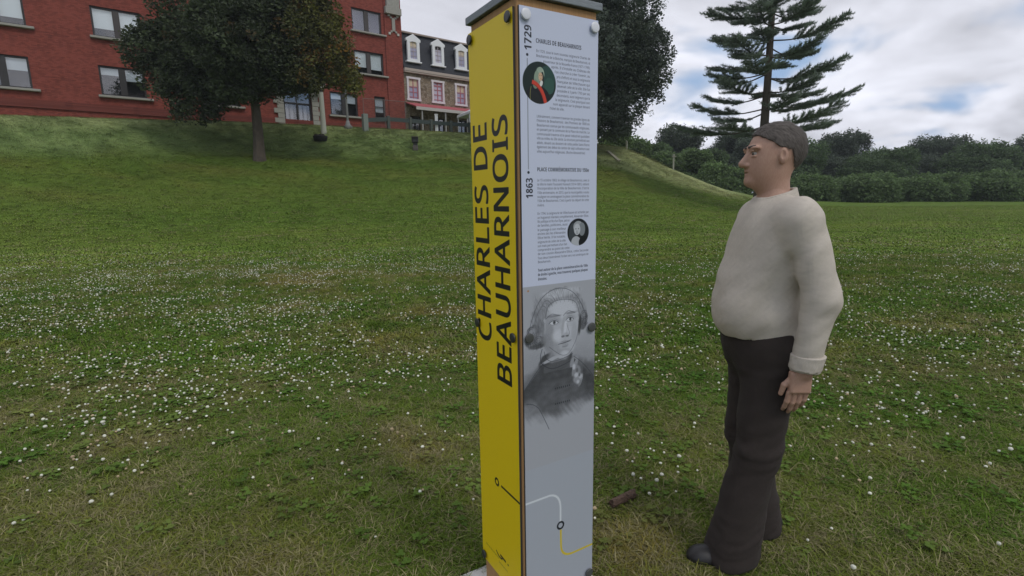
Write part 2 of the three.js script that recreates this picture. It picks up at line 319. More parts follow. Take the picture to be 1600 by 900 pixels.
{
  const b = thing('brick_building', 'tall red brick building with paired dark windows behind the hilltop', 'building', [F0.x, 0, F0.z], FT);
  const Y = [[17.62, 19.66], [13.75, 15.86], [9.6, 11.75]], blindGrey = mat([0.10, 0.105, 0.16], 0.8), blindPale = mat([0.62, 0.70, 0.74], 0.8), blindBlue = mat([0.48, 0.55, 0.62], 0.8);
  const wins = [];
  for (const [i, [a, c]] of Y.entries()) for (const [x0, x1, kind] of [
    ...(i < 2 ? [[-4.0, -1.0, 2], [-10.6, -7.6, 2], [-17.2, -14.2, 2], [-23.8, -20.8, 2], [-30.4, -27.4, 2]] : [[-2.2, -1.05, 1], [-6.65, -3.95, 2], [-17.2, -14.5, 2], [-23.8, -21, 2], [-30.4, -27.6, 2]]),
  ]) wins.push([x0, x1, a, c, kind, i]);
  const door = [-10.9, -8.4, 8.0, 11.72];
  part('wall', wallWithHoles(-38, -0.7, 6.5, 25, [...wins.map((w) => w.slice(0, 4)), door], 0.4, 0), brick, b);
  part('side_wall', box(0.4, 18.5, 14, 0.9, 15.75, -7.2).translate(0, 0, -0.2), brickDark, b);
  part('rear_wall', box(38.5, 18.5, 0.4, -19, 15.75, -14.4), brickDark, b);
  part('roof', box(39.2, 0.4, 14.4, -18.8, 25.2, -7.2), mat([0.06, 0.06, 0.06], 0.9), b);
  part('corner_pier', wallWithHoles(-0.7, 1.1, 6.5, 25, [], 0.6, 0.12), brick, b);
  part('stone_base', box(37.2, 0.55, 0.12, -19.4, 8.62, 0.065), brickDark, b);
  const sillM = lime;
  for (const [x0, x1, y0, y1, kind, i] of wins) {
    const first = x0 > -5;
    windowPart(b, x0, x1, y0, y1, 0, { mullions: kind - 1, mull: 0.42, mullMat: i === 2 ? bronze : mat([0.05, 0.042, 0.04], 0.6), blind: i === 0 ? blindGrey : i === 1 ? blindPale : blindBlue, blindDrop: i === 0 ? 1 : i === 1 ? [0.72, 0.78] : kind === 1 ? 0.72 : [0.26, 0.42], transom: kind === 1 && first ? 0.55 : undefined });
    part('sill', rbox(x1 - x0 + 0.6, 0.16, 0.42, 0.03, (x0 + x1) / 2 + 0.1, y0 - 0.08, 0.08), sillM, b);
  }
  // carved stone block and the cross of small stones on the corner pier
  part('carved_stone', merge([box(1.35, 2.6, 0.3, 0.18, 21.35, 0.27), box(1.7, 0.62, 0.36, 0.18, 19.98, 0.3), box(0.9, 0.5, 0.34, 0.18, 22.9, 0.3)]), lime, b);
  part('carved_stone', rbox(0.34, 1.25, 0.1, 0.03, 0.24, 18.75, 0.17), lime, b);
  for (const [sx, sy] of [[-1, 1], [1, 1], [-1, -1], [1, -1]]) { part('carved_stone', rbox(0.24, 0.24, 0.1, 0.03, 0.24 + sx * 0.46, 18.75 + sy * 0.86, 0.168), limePale, b); part('carved_stone', rbox(0.2, 0.2, 0.1, 0.03, 0.24 + sx * 0.25, 18.75 + sy * 0.66, 0.166), lime, b); }
  part('coping', box(39.4, 0.35, 0.7, -18.7, 25.55, -0.05), lime, b);
  // entrance: stone surround, canopy slab and glazed doors
  const qr = rngOf(71); let y = 8.1, alt = 0;
  while (y < 11.7) { const h = 0.42, w = alt++ % 2 ? 0.85 : 0.55; part('quoin', rbox(w, h - 0.02, 0.2, 0.02, -8.4 + w / 2, y + h / 2, 0.05 + 0.02 * qr()), lime, b); part('quoin', rbox(w, h - 0.02, 0.2, 0.02, -10.9 - w / 2, y + h / 2, 0.05 + 0.02 * qr()), lime, b); y += h; }
  part('canopy', rbox(4.6, 0.42, 1.5, 0.04, -9.7, 12.0, 0.5), lime, b);
  const d = part('door', merge([box(2.5, 0.14, 0.12, -9.65, 11.64, -0.2), box(2.5, 0.14, 0.12, -9.65, 10.35, -0.2), box(0.14, 3.5, 0.12, -10.82, 9.8, -0.2), box(0.14, 3.5, 0.12, -8.48, 9.8, -0.2), box(0.14, 2.3, 0.12, -9.65, 9.15, -0.2)]), bronze, b);
  for (const x of [-10.22, -9.08]) { part('pane', box(1.0, 2.2, 0.012, x, 9.15, -0.2), glass, d); }
  part('pane', box(2.2, 1.15, 0.012, -9.65, 10.99, -0.2), glass, d);
  part('curtain', box(2.2, 1.1, 0.02, -9.65, 10.99, -0.5), mat([0.10, 0.10, 0.11], 0.9), d);
  for (const x of [-10.5, -10.1, -9.3, -8.9]) part('curtain', box(0.25, 2.1, 0.02, x, 9.15, -0.5), mat([0.2, 0.21, 0.26], 0.9), d);
  part('dark_backing', box(2.9, 3.9, 0.05, -9.65, 9.8, -1.2), unlitDark, d);
}
{
  const b = thing('mansard_building', 'stone building with black mansard roof and white dormers behind the yellow and white post', 'building', [F0.x, 0, F0.z], FT);
  const stoneTex = noiseTex(512, (u, v) => {           // rubble stones: nearest of jittered cells
    const n = 12; let best = 9, second = 9, id = 0; const cu = Math.floor(u * n), cv = Math.floor(v * n);
    for (let a = -1; a <= 1; a++) for (let e = -1; e <= 1; e++) { const X = cu + a, Y = cv + e, q = rngOf(((X + n) % n) * 71 + ((Y + n) % n) * 1031 + 3), dx = X + q() - u * n, dy = (Y + q() - v * n) * 1.25, d = Math.hypot(dx, dy); if (d < best) { second = best; best = d; id = q(); } else if (d < second) second = d; }
    const j = smooth(0.04, 0.16, second - best), k = 0.45 + 0.85 * id; return [lerp(0.5, k, j), lerp(0.47, k * (0.9 + 0.1 * id), j), lerp(0.44, k * (0.75 + 0.2 * id), j)];
  }, false, 0.35, 0.35);
  const stone = mat([0.29, 0.245, 0.19], 0.95, { map: stoneTex, bumpMap: stoneTex, bumpScale: 0.04 });
  const slateTex = noiseTex(512, (u, v) => { const rows = 16, row = Math.floor(v * rows), f = v * rows - row, uu = u * 12 + (row % 2) * 0.5, col = Math.floor(uu) % 12, g = uu - Math.floor(uu), k = 0.8 + 0.4 * rngOf(row * 31 + col * 7 + 9)(); return f < 0.12 || g < 0.06 ? [0.55, 0.55, 0.57] : [k, k, k * 1.02]; }, false, 0.3, 0.3);
  const slate = mat([0.032, 0.035, 0.043], 0.8, { map: slateTex });
  const W0 = 1.15, W1 = 21.5, PITCHW = 2.92;
  const holes = []; for (let i = 0; i < 7; i++) holes.push([1.62 + i * PITCHW, 2.82 + i * PITCHW, 11.85, 13.95]);
  const low = []; for (let i = 0; i < 7; i++) low.push([1.7 + i * PITCHW, 2.9 + i * PITCHW, 8.3, 10.2]);
  part('wall', wallWithHoles(W0, W1, 6.5, 14.6, [...holes, ...low], 0.4, 0), stone, b);
  part('side_wall', box(0.4, 8, 12, W1 + 0.2, 10.6, -6), stone, b);
  part('rear_wall', box(W1 - W0, 8, 0.4, (W0 + W1) / 2, 10.6, -12.2), stone, b);
  part('cornice', merge([box(W1 - W0 + 0.4, 0.26, 0.62, (W0 + W1) / 2 + 0.2, 14.72, 0.05), box(W1 - W0 + 0.3, 0.14, 0.45, (W0 + W1) / 2 + 0.15, 14.52, 0.09)]), mat([0.42, 0.36, 0.31], 0.85), b);
  // steep slate slope: a prism from the eaves up to the roof edge
  const prof = new THREE.Shape([[0.22, 14.852], [-1.0, 18.55], [-11.3, 18.55], [-12.4, 14.852]].map(([a, c]) => new THREE.Vector2(a, c)));
  const rg = new THREE.ExtrudeGeometry(prof, { depth: W1 - W0, bevelEnabled: false }).rotateY(Math.PI / 2).translate(W0, 0, 0).scale(1, 1, 1);
  { const p = rg.attributes.position; for (let i = 0; i < p.count; i++) p.setXYZ(i, p.getX(i), p.getY(i), -p.getZ(i) * -1); }
  // rotateY sends the profile's x to -z: mirror it back so that the slope faces the lawn
  { const p = rg.attributes.position, uv = rg.attributes.uv; for (let i = 0; i < p.count; i++) { p.setZ(i, -p.getZ(i)); uv.setXY(i, p.getX(i), p.getY(i)); } const I = []; for (let i = 0; i < p.count; i += 3) I.push(i, i + 2, i + 1); rg.setIndex(I); }
  const rgeo = rg.toNonIndexed(); rgeo.computeVertexNormals();
  const roof = part('roof', rgeo, slate, b);
  part('roof_edge', box(W1 - W0 + 0.3, 0.16, 0.35, (W0 + W1) / 2 + 0.1, 18.63, -0.92), mat([0.30, 0.24, 0.20], 0.7), roof);
  const lilac = mat([0.36, 0.35, 0.48], 0.5), cream = mat([0.60, 0.50, 0.36], 0.8), rose = mat([0.44, 0.16, 0.19], 0.7), pale = mat([0.52, 0.50, 0.60], 0.7), frameW = mat([0.66, 0.62, 0.64], 0.6);
  for (let i = 0; i < 7; i++) {
    const x = 2.32 + i * PITCHW, z = 0.12, y0 = 15.72, y1 = 17.55;
    const d = new THREE.Group(); d.name = 'dormer'; b.add(d);
    part('cheek', box(1.0, 2.05, 1.3, x, 16.62, -0.62), slate, d);
    const out = new THREE.Shape(); out.moveTo(x - 0.68, y0 - 0.1); out.lineTo(x - 0.68, y1); out.lineTo(x - 0.82, y1); out.lineTo(x - 0.82, y1 + 0.2); out.lineTo(x, y1 + 0.68); out.lineTo(x + 0.82, y1 + 0.2); out.lineTo(x + 0.82, y1); out.lineTo(x + 0.68, y1); out.lineTo(x + 0.68, y0 - 0.1); out.closePath();
    const h = new THREE.Path(); h.moveTo(x - 0.4, y0 + 0.1); h.lineTo(x + 0.4, y0 + 0.1); h.lineTo(x + 0.4, y1 - 0.12); h.quadraticCurveTo(x, y1 + 0.06, x - 0.4, y1 - 0.12); h.closePath(); out.holes.push(h);
    part('frame', new THREE.ExtrudeGeometry(out, { depth: 0.22, bevelEnabled: true, bevelSize: 0.02, bevelThickness: 0.02, bevelSegments: 1 }).translate(0, 0, z - 0.1), white, d);
    part('sill', rbox(1.75, 0.14, 0.4, 0.02, x, y0 - 0.18, z), white, d);
    part('pane', box(0.8, 1.75, 0.02, x, 16.66, 0.1), [lilac, pale, lilac][i % 3], d);
    part('blind', box(0.78, i % 2 ? 0.3 : 0.55, 0.014, x, i % 2 ? 17.32 : 17.2, 0.119), i % 2 ? bronze : cream, d);
    part('glazing_bars', merge([box(0.06, 1.7, 0.03, x, 16.64, 0.135), ...[16.15, 16.6, 17.02].map((q) => box(0.8, 0.05, 0.03, x, q, 0.136))]), mat([0.42, 0.36, 0.38], 0.7), d);
  }
  for (let i = 0; i < 7; i++) {
    const [x0, x1, y0, y1] = holes[i], xc = (x0 + x1) / 2, fw = 0.2;
    const w = part('window', merge([box(1.64, fw, 0.2, xc, y1 + 0.03, 0.02), box(1.64, fw, 0.2, xc, y0 - 0.03, 0.02), box(fw, y1 - y0 - 0.14, 0.2, x0 - 0.08 + 0.02, (y0 + y1) / 2, 0.02), box(fw, y1 - y0 - 0.14, 0.2, x1 + 0.06, (y0 + y1) / 2, 0.02)]), frameW, b);
    part('pane', box(x1 - x0, y1 - y0, 0.02, xc, (y0 + y1) / 2, -0.1), i === 1 ? pale : lilac, w);
    if (i !== 1) part('blind', box(x1 - x0 - 0.06, 0.72, 0.014, xc, y1 - 0.4, -0.08), cream, w);
    const gb = [box(0.1, y1 - y0, 0.05, xc, (y0 + y1) / 2, -0.06)];
    for (const q of [0.3, 0.7]) { const xx = lerp(x0, x1, q); void xx; }
    part('glazing_bars', merge([...gb, box(0.09, y1 - y0 - 0.1, 0.04, x0 + 0.1, (y0 + y1) / 2, -0.061), box(0.09, y1 - y0 - 0.1, 0.04, x1 - 0.1, (y0 + y1) / 2, -0.061), ...[0.12, 0.36, 0.6].map((q) => box(x1 - x0, 0.07, 0.04, xc, lerp(y0, y1, q), -0.062)), ...(i === 1 ? [0.8, 0.95].map((q) => box(x1 - x0, 0.12, 0.04, xc, lerp(y0, y1, q), -0.062)) : [])]), rose, w);
  }
  for (const [x0, x1, y0, y1] of low) windowPart(b, x0, x1, y0, y1, 0, { mullions: 1, mull: 0.1, fw: 0.1 });
  // red sloping awning over a veranda
  const red = mat([0.38, 0.085, 0.095], 0.8);
  const aw = new THREE.Shape([[0.02, 11.52], [0.02, 11.42], [2.3, 10.72], [2.3, 10.82]].map(([a, c]) => new THREE.Vector2(a, c)));
  const ag = new THREE.ExtrudeGeometry(aw, { depth: W1 - W0 - 0.1, bevelEnabled: false }).rotateY(-Math.PI / 2).translate(W1 - 0.05, 0, 0);
  const awning = part('awning', ag, red, b);
  part('fascia', box(W1 - W0 - 0.1, 0.3, 0.08, (W0 + W1) / 2, 10.62, 2.33), mat([0.50, 0.47, 0.44], 0.7), awning);
  for (let i = 0; i < 8; i++) part('veranda_post', box(0.12, 4.2, 0.12, 1.9 + i * 2.75, 8.55, 2.2), mat([0.32, 0.32, 0.31], 0.7), awning);
}

// ---------------------------------------------------------------- things along the crest
{
  const dark = mat([0.045, 0.062, 0.06], 0.7), post = mat([0.075, 0.088, 0.078], 0.8), pale = mat([0.20, 0.23, 0.21], 0.8);
  const f = thing('guard_fence', 'low dark board fence along the hilltop before the buildings', 'fence');
  const a = V(-12.16, 0, -45), e = V(-2.2, 0, -53), n = 6, dir = e.clone().sub(a).normalize(), turn = Math.atan2(-dir.z, dir.x);
  const pts = []; for (let i = 0; i <= n; i++) { const p = a.clone().lerp(e, i / n); p.y = Math.min(H(p.x, p.z), 1.5 - p.z * (0.134 - 0.012 * i / n)); pts.push(p); }
  pts.forEach((p, i) => part('post', rbox(i ? 0.26 : 0.42, i ? 1.3 : 1.55, i ? 0.26 : 0.42, 0.03).rotateY(turn).translate(p.x, p.y + (i ? 0.45 : 0.55), p.z), i ? post : pale, f));
  for (let i = 0; i < n; i++) {
    const p = pts[i], q = pts[i + 1], len = p.distanceTo(q), g = box(len - 0.28, 0.34, 0.09), m = p.clone().lerp(q, 0.5), out = V(Math.sin(turn), 0, Math.cos(turn)).multiplyScalar(0.02);
    g.rotateZ(Math.asin((q.y - p.y) / len)).rotateY(turn).translate(m.x + out.x, m.y + 0.82, m.z + out.z); part('board', g, dark, f);
  }
}
{
  const g0 = H(-15, -43), p = thing('pale_pole', 'tall pale pole at the hilltop in front of the entrance, its top among leaves', 'pole', [-15.0, g0, -43]);
  part('shaft', new THREE.CylinderGeometry(0.13, 0.22, 7.4, 14).translate(0, 3.6, 0), mat([0.42, 0.43, 0.38], 0.7), p);
  part('band', new THREE.CylinderGeometry(0.2, 0.2, 0.12, 14).translate(0, 3.25, 0), bronze, p);
  const d = thing('dark_planter', 'low dark lumpy planter on the grass at the foot of the pale pole', 'planter', [-14.75, H(-14.75, -41.4), -41.4], 0.3);
  part('tub', new THREE.LatheGeometry([[0, 0], [0.46, 0], [0.56, 0.34], [0.5, 0.38], [0.47, 0.3], [0, 0.3]].map(([a, c]) => new THREE.Vector2(a, c)), 14), mat([0.02, 0.02, 0.02], 0.8), d);
  const r = rngOf(77), L = []; for (let i = 0; i < 9; i++) { const s = new THREE.IcosahedronGeometry(0.12 + 0.08 * r(), 1); s.translate((r() - 0.5) * 0.7, 0.32 + 0.08 * r(), (r() - 0.5) * 0.6); L.push(s); }
  part('soil', merge(L), mat([0.025, 0.02, 0.016], 1), d);
}
{
  const l = thing('lamp_post', 'slim grey lamp post with a flared foot, left of the fence', 'lamp post', [-13.62, H(-13.62, -45), -45]);
  const g = mat([0.17, 0.175, 0.17], 0.6);
  part('shaft', new THREE.CylinderGeometry(0.07, 0.11, 4.4, 12).translate(0, 2.4, 0), g, l);
  part('foot', new THREE.LatheGeometry([[0, -0.3], [0.36, -0.3], [0.36, 0.12], [0.22, 0.2], [0.13, 0.55], [0, 0.55]].map(([a, c]) => new THREE.Vector2(a, c)), 14), g, l);
  part('lantern', new THREE.LatheGeometry([[0, 4.6], [0.14, 4.6], [0.24, 5.1], [0.06, 5.3], [0, 5.32]].map(([a, c]) => new THREE.Vector2(a, c)), 12), g, l);
}
{
  const d = thing('ground_light', 'small dark box lamp standing on the grass slope', 'ground lamp', [-7.49, H(-7.49, -42), -42], 0.2);
  const k = mat([0.018, 0.018, 0.017], 0.7), m = mat([0.09, 0.08, 0.07], 0.8);
  part('foot', rbox(0.42, 0.4, 0.36, 0.04, 0, 0.12, 0), m, d);
  part('stem', rbox(0.34, 0.3, 0.28, 0.03, 0.02, 0.42, 0), k, d);
  part('head', rbox(0.52, 0.42, 0.4, 0.05, 0, 0.76, 0.02), k, d);
  part('visor', box(0.5, 0.05, 0.18, 0, 0.96, 0.26), m, d);
}
{
  const w = thing('white_post', 'white post behind the board fence under the red awning', 'post', [-6.77, H(-6.77, -49.6), -49.6]);
  part('shaft', rbox(0.26, 1.7, 0.2, 0.03, 0, 0.7, 0), white, w); part('cap', rbox(0.32, 0.07, 0.26, 0.02, 0, 1.585, 0), white, w);
  const t = thing('canopy_tent', 'white pop-up canopy tent beside the awning, partly behind the post', 'tent', [-3.3, H(-3.3, -54.2), -54.2], 0.5);
  const s = 1.5, eave = 2.0, cloth = mat([0.72, 0.73, 0.75], 0.8);
  const P = [], I = [[0, 1, 4], [1, 2, 4], [2, 3, 4], [3, 0, 4]]; for (const [a, c] of [[-s, s], [s, s], [s, -s], [-s, -s]]) P.push(a, eave, c); P.push(0, eave + 0.75, 0);
  const g = new THREE.BufferGeometry(); g.setAttribute('position', new THREE.Float32BufferAttribute(P, 3)); g.setIndex(I.flat()); const gg = g.toNonIndexed(); gg.computeVertexNormals();
  part('roof_cloth', gg, new THREE.MeshStandardMaterial({ color: new THREE.Color().setRGB(0.72, 0.73, 0.75), roughness: 0.8, side: THREE.DoubleSide }), t);
  for (const [w2, d2, x, z] of [[2 * s, 0.02, 0, s], [2 * s, 0.02, 0, -s], [0.02, 2 * s, s, 0], [0.02, 2 * s, -s, 0]]) part('valance', box(w2, 0.24, d2, x, eave - 0.12, z), cloth, t);
  for (const [a, c] of [[-1, 1], [1, 1], [1, -1], [-1, -1]]) part('leg', box(0.09, eave + 0.6, 0.09, a * (s - 0.08), eave / 2 - 0.3, c * (s - 0.08)), cloth, t);
}
{
  const w = thing('wire_fence', 'tall thin wire mesh fence before the single ground floor window', 'fence');
  const m = mat([0.16, 0.12, 0.11], 0.6), a = V(-12.9, H(-12.9, -47.5), -47.5), e = V(-9.6, H(-9.6, -49.5), -49.5);
  for (const k of [0, 0.5, 1]) { const p = a.clone().lerp(e, k); part('post', bar(p.clone().setY(p.y - 0.3), p.clone().setY(p.y + 2.55), 0.03), m, w); }
  part('rail', bar(a.clone().setY(a.y + 2.55), e.clone().setY(e.y + 2.55), 0.028), m, w);
  const L = []; for (let i = 1; i < 40; i++) { const p = a.clone().lerp(e, i / 40); L.push(bar(p.clone().setY(p.y), p.clone().setY(p.y + 2.53), 0.004, 0.004, 4)); } for (let i = 1; i < 20; i++) L.push(bar(a.clone().setY(a.y + i * 0.127), e.clone().setY(e.y + i * 0.127), 0.004, 0.004, 4));
  const mesh = part('mesh', merge(L), m, w); mesh.userData.kind = 'stuff';
}
{
  const p = thing('timber_plank', 'pale timber plank lying on the slope below the big dark tree', 'plank');
  const a = V(8.57, 0, -46), e = V(9.05, 0, -43.6); a.y = H(a.x, a.z) + 0.08; e.y = H(e.x, e.z) + 0.08;
  const len = a.distanceTo(e), g = rbox(0.26, 0.12, len, 0.02), q = new THREE.Quaternion().setFromUnitVectors(V(0, 0, 1), e.clone().sub(a).normalize()), c = a.clone().lerp(e, 0.5); g.applyQuaternion(q).translate(c.x, c.y, c.z);
  part('board', g, mat([0.34, 0.31, 0.22], 0.9), p);
  const s = thing('marker_post', 'short pale marker post on the crest of the slope by the big dark tree', 'post', [10.95, H(10.95, -49.5), -49.5]);
  part('shaft', cyl(0.11, 0.09, 1.0, 0, -0.2, 0), mat([0.33, 0.33, 0.28], 0.9), s); part('cap', new THREE.ConeGeometry(0.11, 0.1, 12).translate(0, 0.85, 0), mat([0.3, 0.3, 0.26], 0.9), s);
  const u = thing('utility_pole', 'slender pale pole in front of the distant round treetops', 'pole', [19.3, H(19.3, -62), -62]);
  part('shaft', cyl(0.12, 0.09, 6.3 - H(19.3, -62), 0, 0, 0), mat([0.30, 0.30, 0.25], 0.9), u); part('cross_arm', box(0.5, 0.1, 0.1, 0, 6.0 - H(19.3, -62), 0.12), mat([0.25, 0.24, 0.2], 0.9), u);
}

// ---------------------------------------------------------------- trees
{
  const [x, y, z] = placeAt(0.109, 46), t = thing('maple_tree', 'large round dark green maple at the top of the slope behind the post', 'tree', [x, y, z]);
  const puffs = [[0, 7.5, 0, 4.6], [3.6, 7.6, 0.4, 3.6], [-3.4, 7.4, 0.6, 3.4], [1.4, 11.5, 0, 4.2], [-2.2, 11, 0.4, 3.6], [5.7, 6.0, 0.5, 2.9], [6.2, 7.8, 0, 2.5], [4.6, 10.2, 0.5, 2.9], [4.9, 3.6, 0.6, 2.1], [2.4, 3.4, 1.2, 2.6], [-2.8, 3.6, 1.2, 2.6], [0, 3.2, 1.8, 2.6], [0, 13.5, 0, 2.8], [0.5, 7, 3.6, 3.2], [0.4, 7, -3.6, 3.2], [3.4, 1.9, 0.8, 1.5], [-5.6, 6.6, 0.4, 2.4], [4.4, 1.6, 1.0, 1.0]];
  broadTree(t, 81, 15, 0.55, puffs, 6800, (r, p) => { const k = 0.7 + 0.5 * r(), n = 0.5 + 0.8 * noise(p.x * 0.5, p.y * 0.5, p.z * 0.5), lt = clamp(n) * 0.6; return [(0.084 + 0.035 * lt) * k, (0.108 + 0.04 * lt) * k, (0.086 + 0.004 * lt) * k]; });
}
{
  const [x, y, z] = placeAt(-0.475, 36), t = thing('autumn_tree', 'olive and orange tinged tree at left in front of the brick building', 'tree', [x, y, z]);
  const puffs = [[0, 7.2, 0, 3.7], [3.1, 7.0, 0.4, 2.4], [-3.2, 6.4, 0.4, 2.9], [1.4, 9.6, 0, 3.2], [-1.9, 9.6, 0, 3.0], [4.6, 7.4, 0.2, 2.0], [5.3, 6.0, 0.2, 1.6], [6.5, 4.9, 0.2, 0.85], [2.4, 5.6, 0.9, 1.5], [3.9, 5.1, 1.0, 1.15], [-0.6, 5.2, 1.2, 1.9], [-3.4, 4.2, 0.8, 1.9], [0, 12, 0, 2.4], [0.2, 7.2, 2.6, 2.6], [0.2, 7.2, -2.6, 2.6], [3.6, 9.0, 0, 2.0], [-5.2, 6.8, 0.3, 2.2], [4.2, 10.6, 0, 1.6]];
  broadTree(t, 82, 13, 0.4, puffs, 5200, (r, p) => {
    const tip = smooth(2.6, 5.9, p.x + 1.2 * noise(p.x, p.y, p.z)), k = 0.6 + 0.7 * r(), o = r() < 0.01 + 0.09 * tip ? 1 : 0;
    return [lerp(0.060, 0.125, tip) * k * (1 + 0.9 * o), lerp(0.082, 0.125, tip) * k, lerp(0.036, 0.024, tip) * k * (1 - 0.3 * o)];
  });
}
// conifer with open tiers of spreading, upturned branches
{
  const [x, y, z] = placeAt(0.478, 34), t = thing('conifer_tree', 'tall open conifer with separate spreading branches at the right edge', 'tree', [x, y, z]);
  const r = rngOf(91), Ht = 23; part('trunk', trunkGeo([V(0, -0.4, 0), V(0.08, Ht * 0.4, 0), V(0, Ht, 0)], [0.34, 0.03]), barkMat, t);
  const tuft = (() => { const P = [], I = [], q = rngOf(92); for (let i = 0; i < 52; i++) { const u = q(), a = q() * 6.283, L = 0.09 + 0.09 * q(), b = P.length / 3, ax = V(0.7, Math.cos(a), Math.sin(a)).normalize(), s = V(u * 0.42 - 0.1, 0, 0), w = V(-ax.y, ax.x, 0.3).normalize().multiplyScalar(0.012); for (const p of [s.clone().add(w), s.clone().sub(w), s.clone().addScaledVector(ax, L)]) P.push(p.x, p.y, p.z); I.push(b, b + 1, b + 2); } const g = new THREE.BufferGeometry(); g.setAttribute('position', new THREE.Float32BufferAttribute(P, 3)); g.setIndex(I); g.computeVertexNormals(); return g; })();
  const bs = [], ms = [], cs = [], X = V(1, 0, 0), E = new THREE.Euler();
  const tiers = []; for (let yy = 5.4, k = 0; yy < Ht - 0.6; yy += lerp(1.25, 0.5, yy / Ht), k++) { const n = 5; for (let i = 0; i < n; i++) tiers.push([yy + (r() - 0.5) * 0.5, (i + 0.5 * (k % 2)) / n * 6.283 + (r() - 0.5) * 0.6]); }
  for (const [yy, a] of tiers) {
    const f = (yy - 5) / (Ht - 5), len = lerp(5.0, 0.5, Math.pow(f, 1.1)) * (0.72 + 0.42 * r()), dir = V(Math.cos(a), 0, Math.sin(a)), side = V(-dir.z, 0, dir.x), rise = 0.05 + 0.1 * r();
    const at = (s) => V(0, yy, 0).addScaledVector(dir, len * s).add(V(0, len * (-0.30 * s * (1 - s) + rise * s * s), 0));
    bs.push(trunkGeo([at(0), at(0.35), at(0.7), at(1)], [0.05, 0.012], 5));
    const put = (p, d) => { const q = new THREE.Quaternion().setFromUnitVectors(X, d.clone().normalize()); M4.compose(p, q, V(1, 1, 1).multiplyScalar(0.8 + 0.6 * r())); ms.push(M4.clone()); const c = 0.7 + 0.7 * r(); cs.push([0.15 * c, 0.19 * c, 0.14 * c]); };
    const twigs = Math.round(len * 2.6) + 2;
    for (let i = 0; i < twigs; i++) for (const sg of [-1, 1]) {
      const s = lerp(0.32, 0.98, (i + r() * 0.6) / twigs), b0 = at(s), tl = (1.12 - s) * len * 0.42 * (0.6 + 0.6 * r()), d = dir.clone().multiplyScalar(0.75).addScaledVector(side, sg * (0.5 + 0.5 * r())).add(V(0, 0.12 + 0.25 * (r() - 0.4), 0)).normalize(), b1 = b0.clone().addScaledVector(d, tl);
      bs.push(bar(b0, b1, 0.014, 0.006, 4)); const n = Math.max(1, Math.round(tl / 0.3)); for (let k = 0; k <= n; k++) put(b0.clone().lerp(b1, (k + 0.3) / (n + 0.3)), d.clone().add(V((r() - 0.5) * 0.5, (r() - 0.3) * 0.5, (r() - 0.5) * 0.5)));
    }
    for (let i = 0; i < len * 2.5; i++) put(at(0.4 + 0.6 * i / (len * 2.5)), dir.clone().add(V(0, 0.3, 0)));
  }
  void E; part('branches', merge(bs), barkMat, t);
  const m = stuff('needles', tuft, leafMat, ms.length, t); ms.forEach((q, i) => { m.setMatrixAt(i, q); m.setColorAt(i, COL.setRGB(...cs[i])); });
}
// the belt of trees beyond the hill, each its own
{
  const LIST = [ // tan azimuth, depth, height of the top above the camera's eye per metre of depth, half width in tan, kind, label
    [0.196, 60, 0.118, 0.020, 1, 'pale green shrub at the crest under the big dark maple'], [0.232, 78, 0.1045, 0.028, 1, 'small bright green bush right beside the crest of the slope'], [0.262, 82, 0.094, 0.03, 0, 'mid green bush left below the round treetop'], [0.310, 94, 0.128, 0.045, 2, 'round dark treetop standing above the distant bushes'],
    [0.288, 76, 0.080, 0.032, 1, 'light green bush below and left of the round treetop'], [0.345, 78, 0.084, 0.034, 1, 'light green bush below and right of the round treetop'], [0.372, 84, 0.082, 0.03, 0, 'mid green tree between the round treetop and the dark tree'],
    [0.412, 98, 0.120, 0.042, 2, 'dark distant tree just left of the conifer branches'], [0.385, 70, 0.052, 0.028, 1, 'low light bush where the falling slope meets the tree belt'], [0.425, 68, 0.044, 0.03, 1, 'low light bush under the conifer branches'],
    [0.46, 92, 0.105, 0.045, 2, 'dark distant tree behind the conifer trunk'], [0.53, 86, 0.095, 0.05, 0, 'mid green distant tree right of the conifer'], [0.61, 96, 0.115, 0.055, 2, 'tall dark distant tree right of the person'], [0.70, 88, 0.088, 0.055, 0, 'mid green distant tree, third right of the conifer'],
    [0.79, 96, 0.104, 0.06, 2, 'dark distant tree near the far right end of the belt'], [0.89, 88, 0.090, 0.06, 0, 'mid green distant tree next to the last on the right'], [1.0, 94, 0.108, 0.07, 2, 'dark distant tree at the far right end'],
    [0.57, 66, 0.03, 0.05, 1, 'low light bush right of the conifer foot'], [0.68, 66, 0.034, 0.05, 1, 'low light bush behind the person'], [0.80, 68, 0.03, 0.06, 1, 'low light bush before the dark tree at right'], [0.93, 68, 0.034, 0.06, 1, 'low light bush at the right end']];
  LIST.forEach(([t, d, e, hw, kind, label], i) => {
    const x = t * d, y = H(x, -d), top = 1.5 + d * e - y, w = hw * d, r = rngOf(300 + i), o = thing(kind === 1 ? 'bush' : 'distant_tree', label, kind === 1 ? 'bush' : 'tree', [x, y, -d], 0, 'trees and bushes beyond the hill');
    const puffs = [], n = 9, rr = Math.min(w * 0.55, top * 0.4); for (let k = 0; k < n; k++) { const a = k * 2.4, q = k ? 0.62 * w : 0, yy = lerp(kind === 1 ? rr * 0.6 : top * 0.3, top - rr * 0.95, k ? ((k * 0.37) % 1) : 1); puffs.push([Math.cos(a) * q, yy, Math.sin(a) * q, rr * (0.75 + 0.4 * r())]); }
    const base = [[0.092, 0.145, 0.055], [0.13, 0.20, 0.07], [0.095, 0.125, 0.08]][kind];
    broadTree(o, 400 + i, top, 0.3, puffs, Math.round(600 + w * 220), (q, p) => { const k = (0.6 + 0.6 * q()) * (1 + 0.35 * noise(p.x * 0.4, p.y * 0.4, p.z * 0.4)); return base.map((c) => c * k); }, 2, 1.5);
  });
}

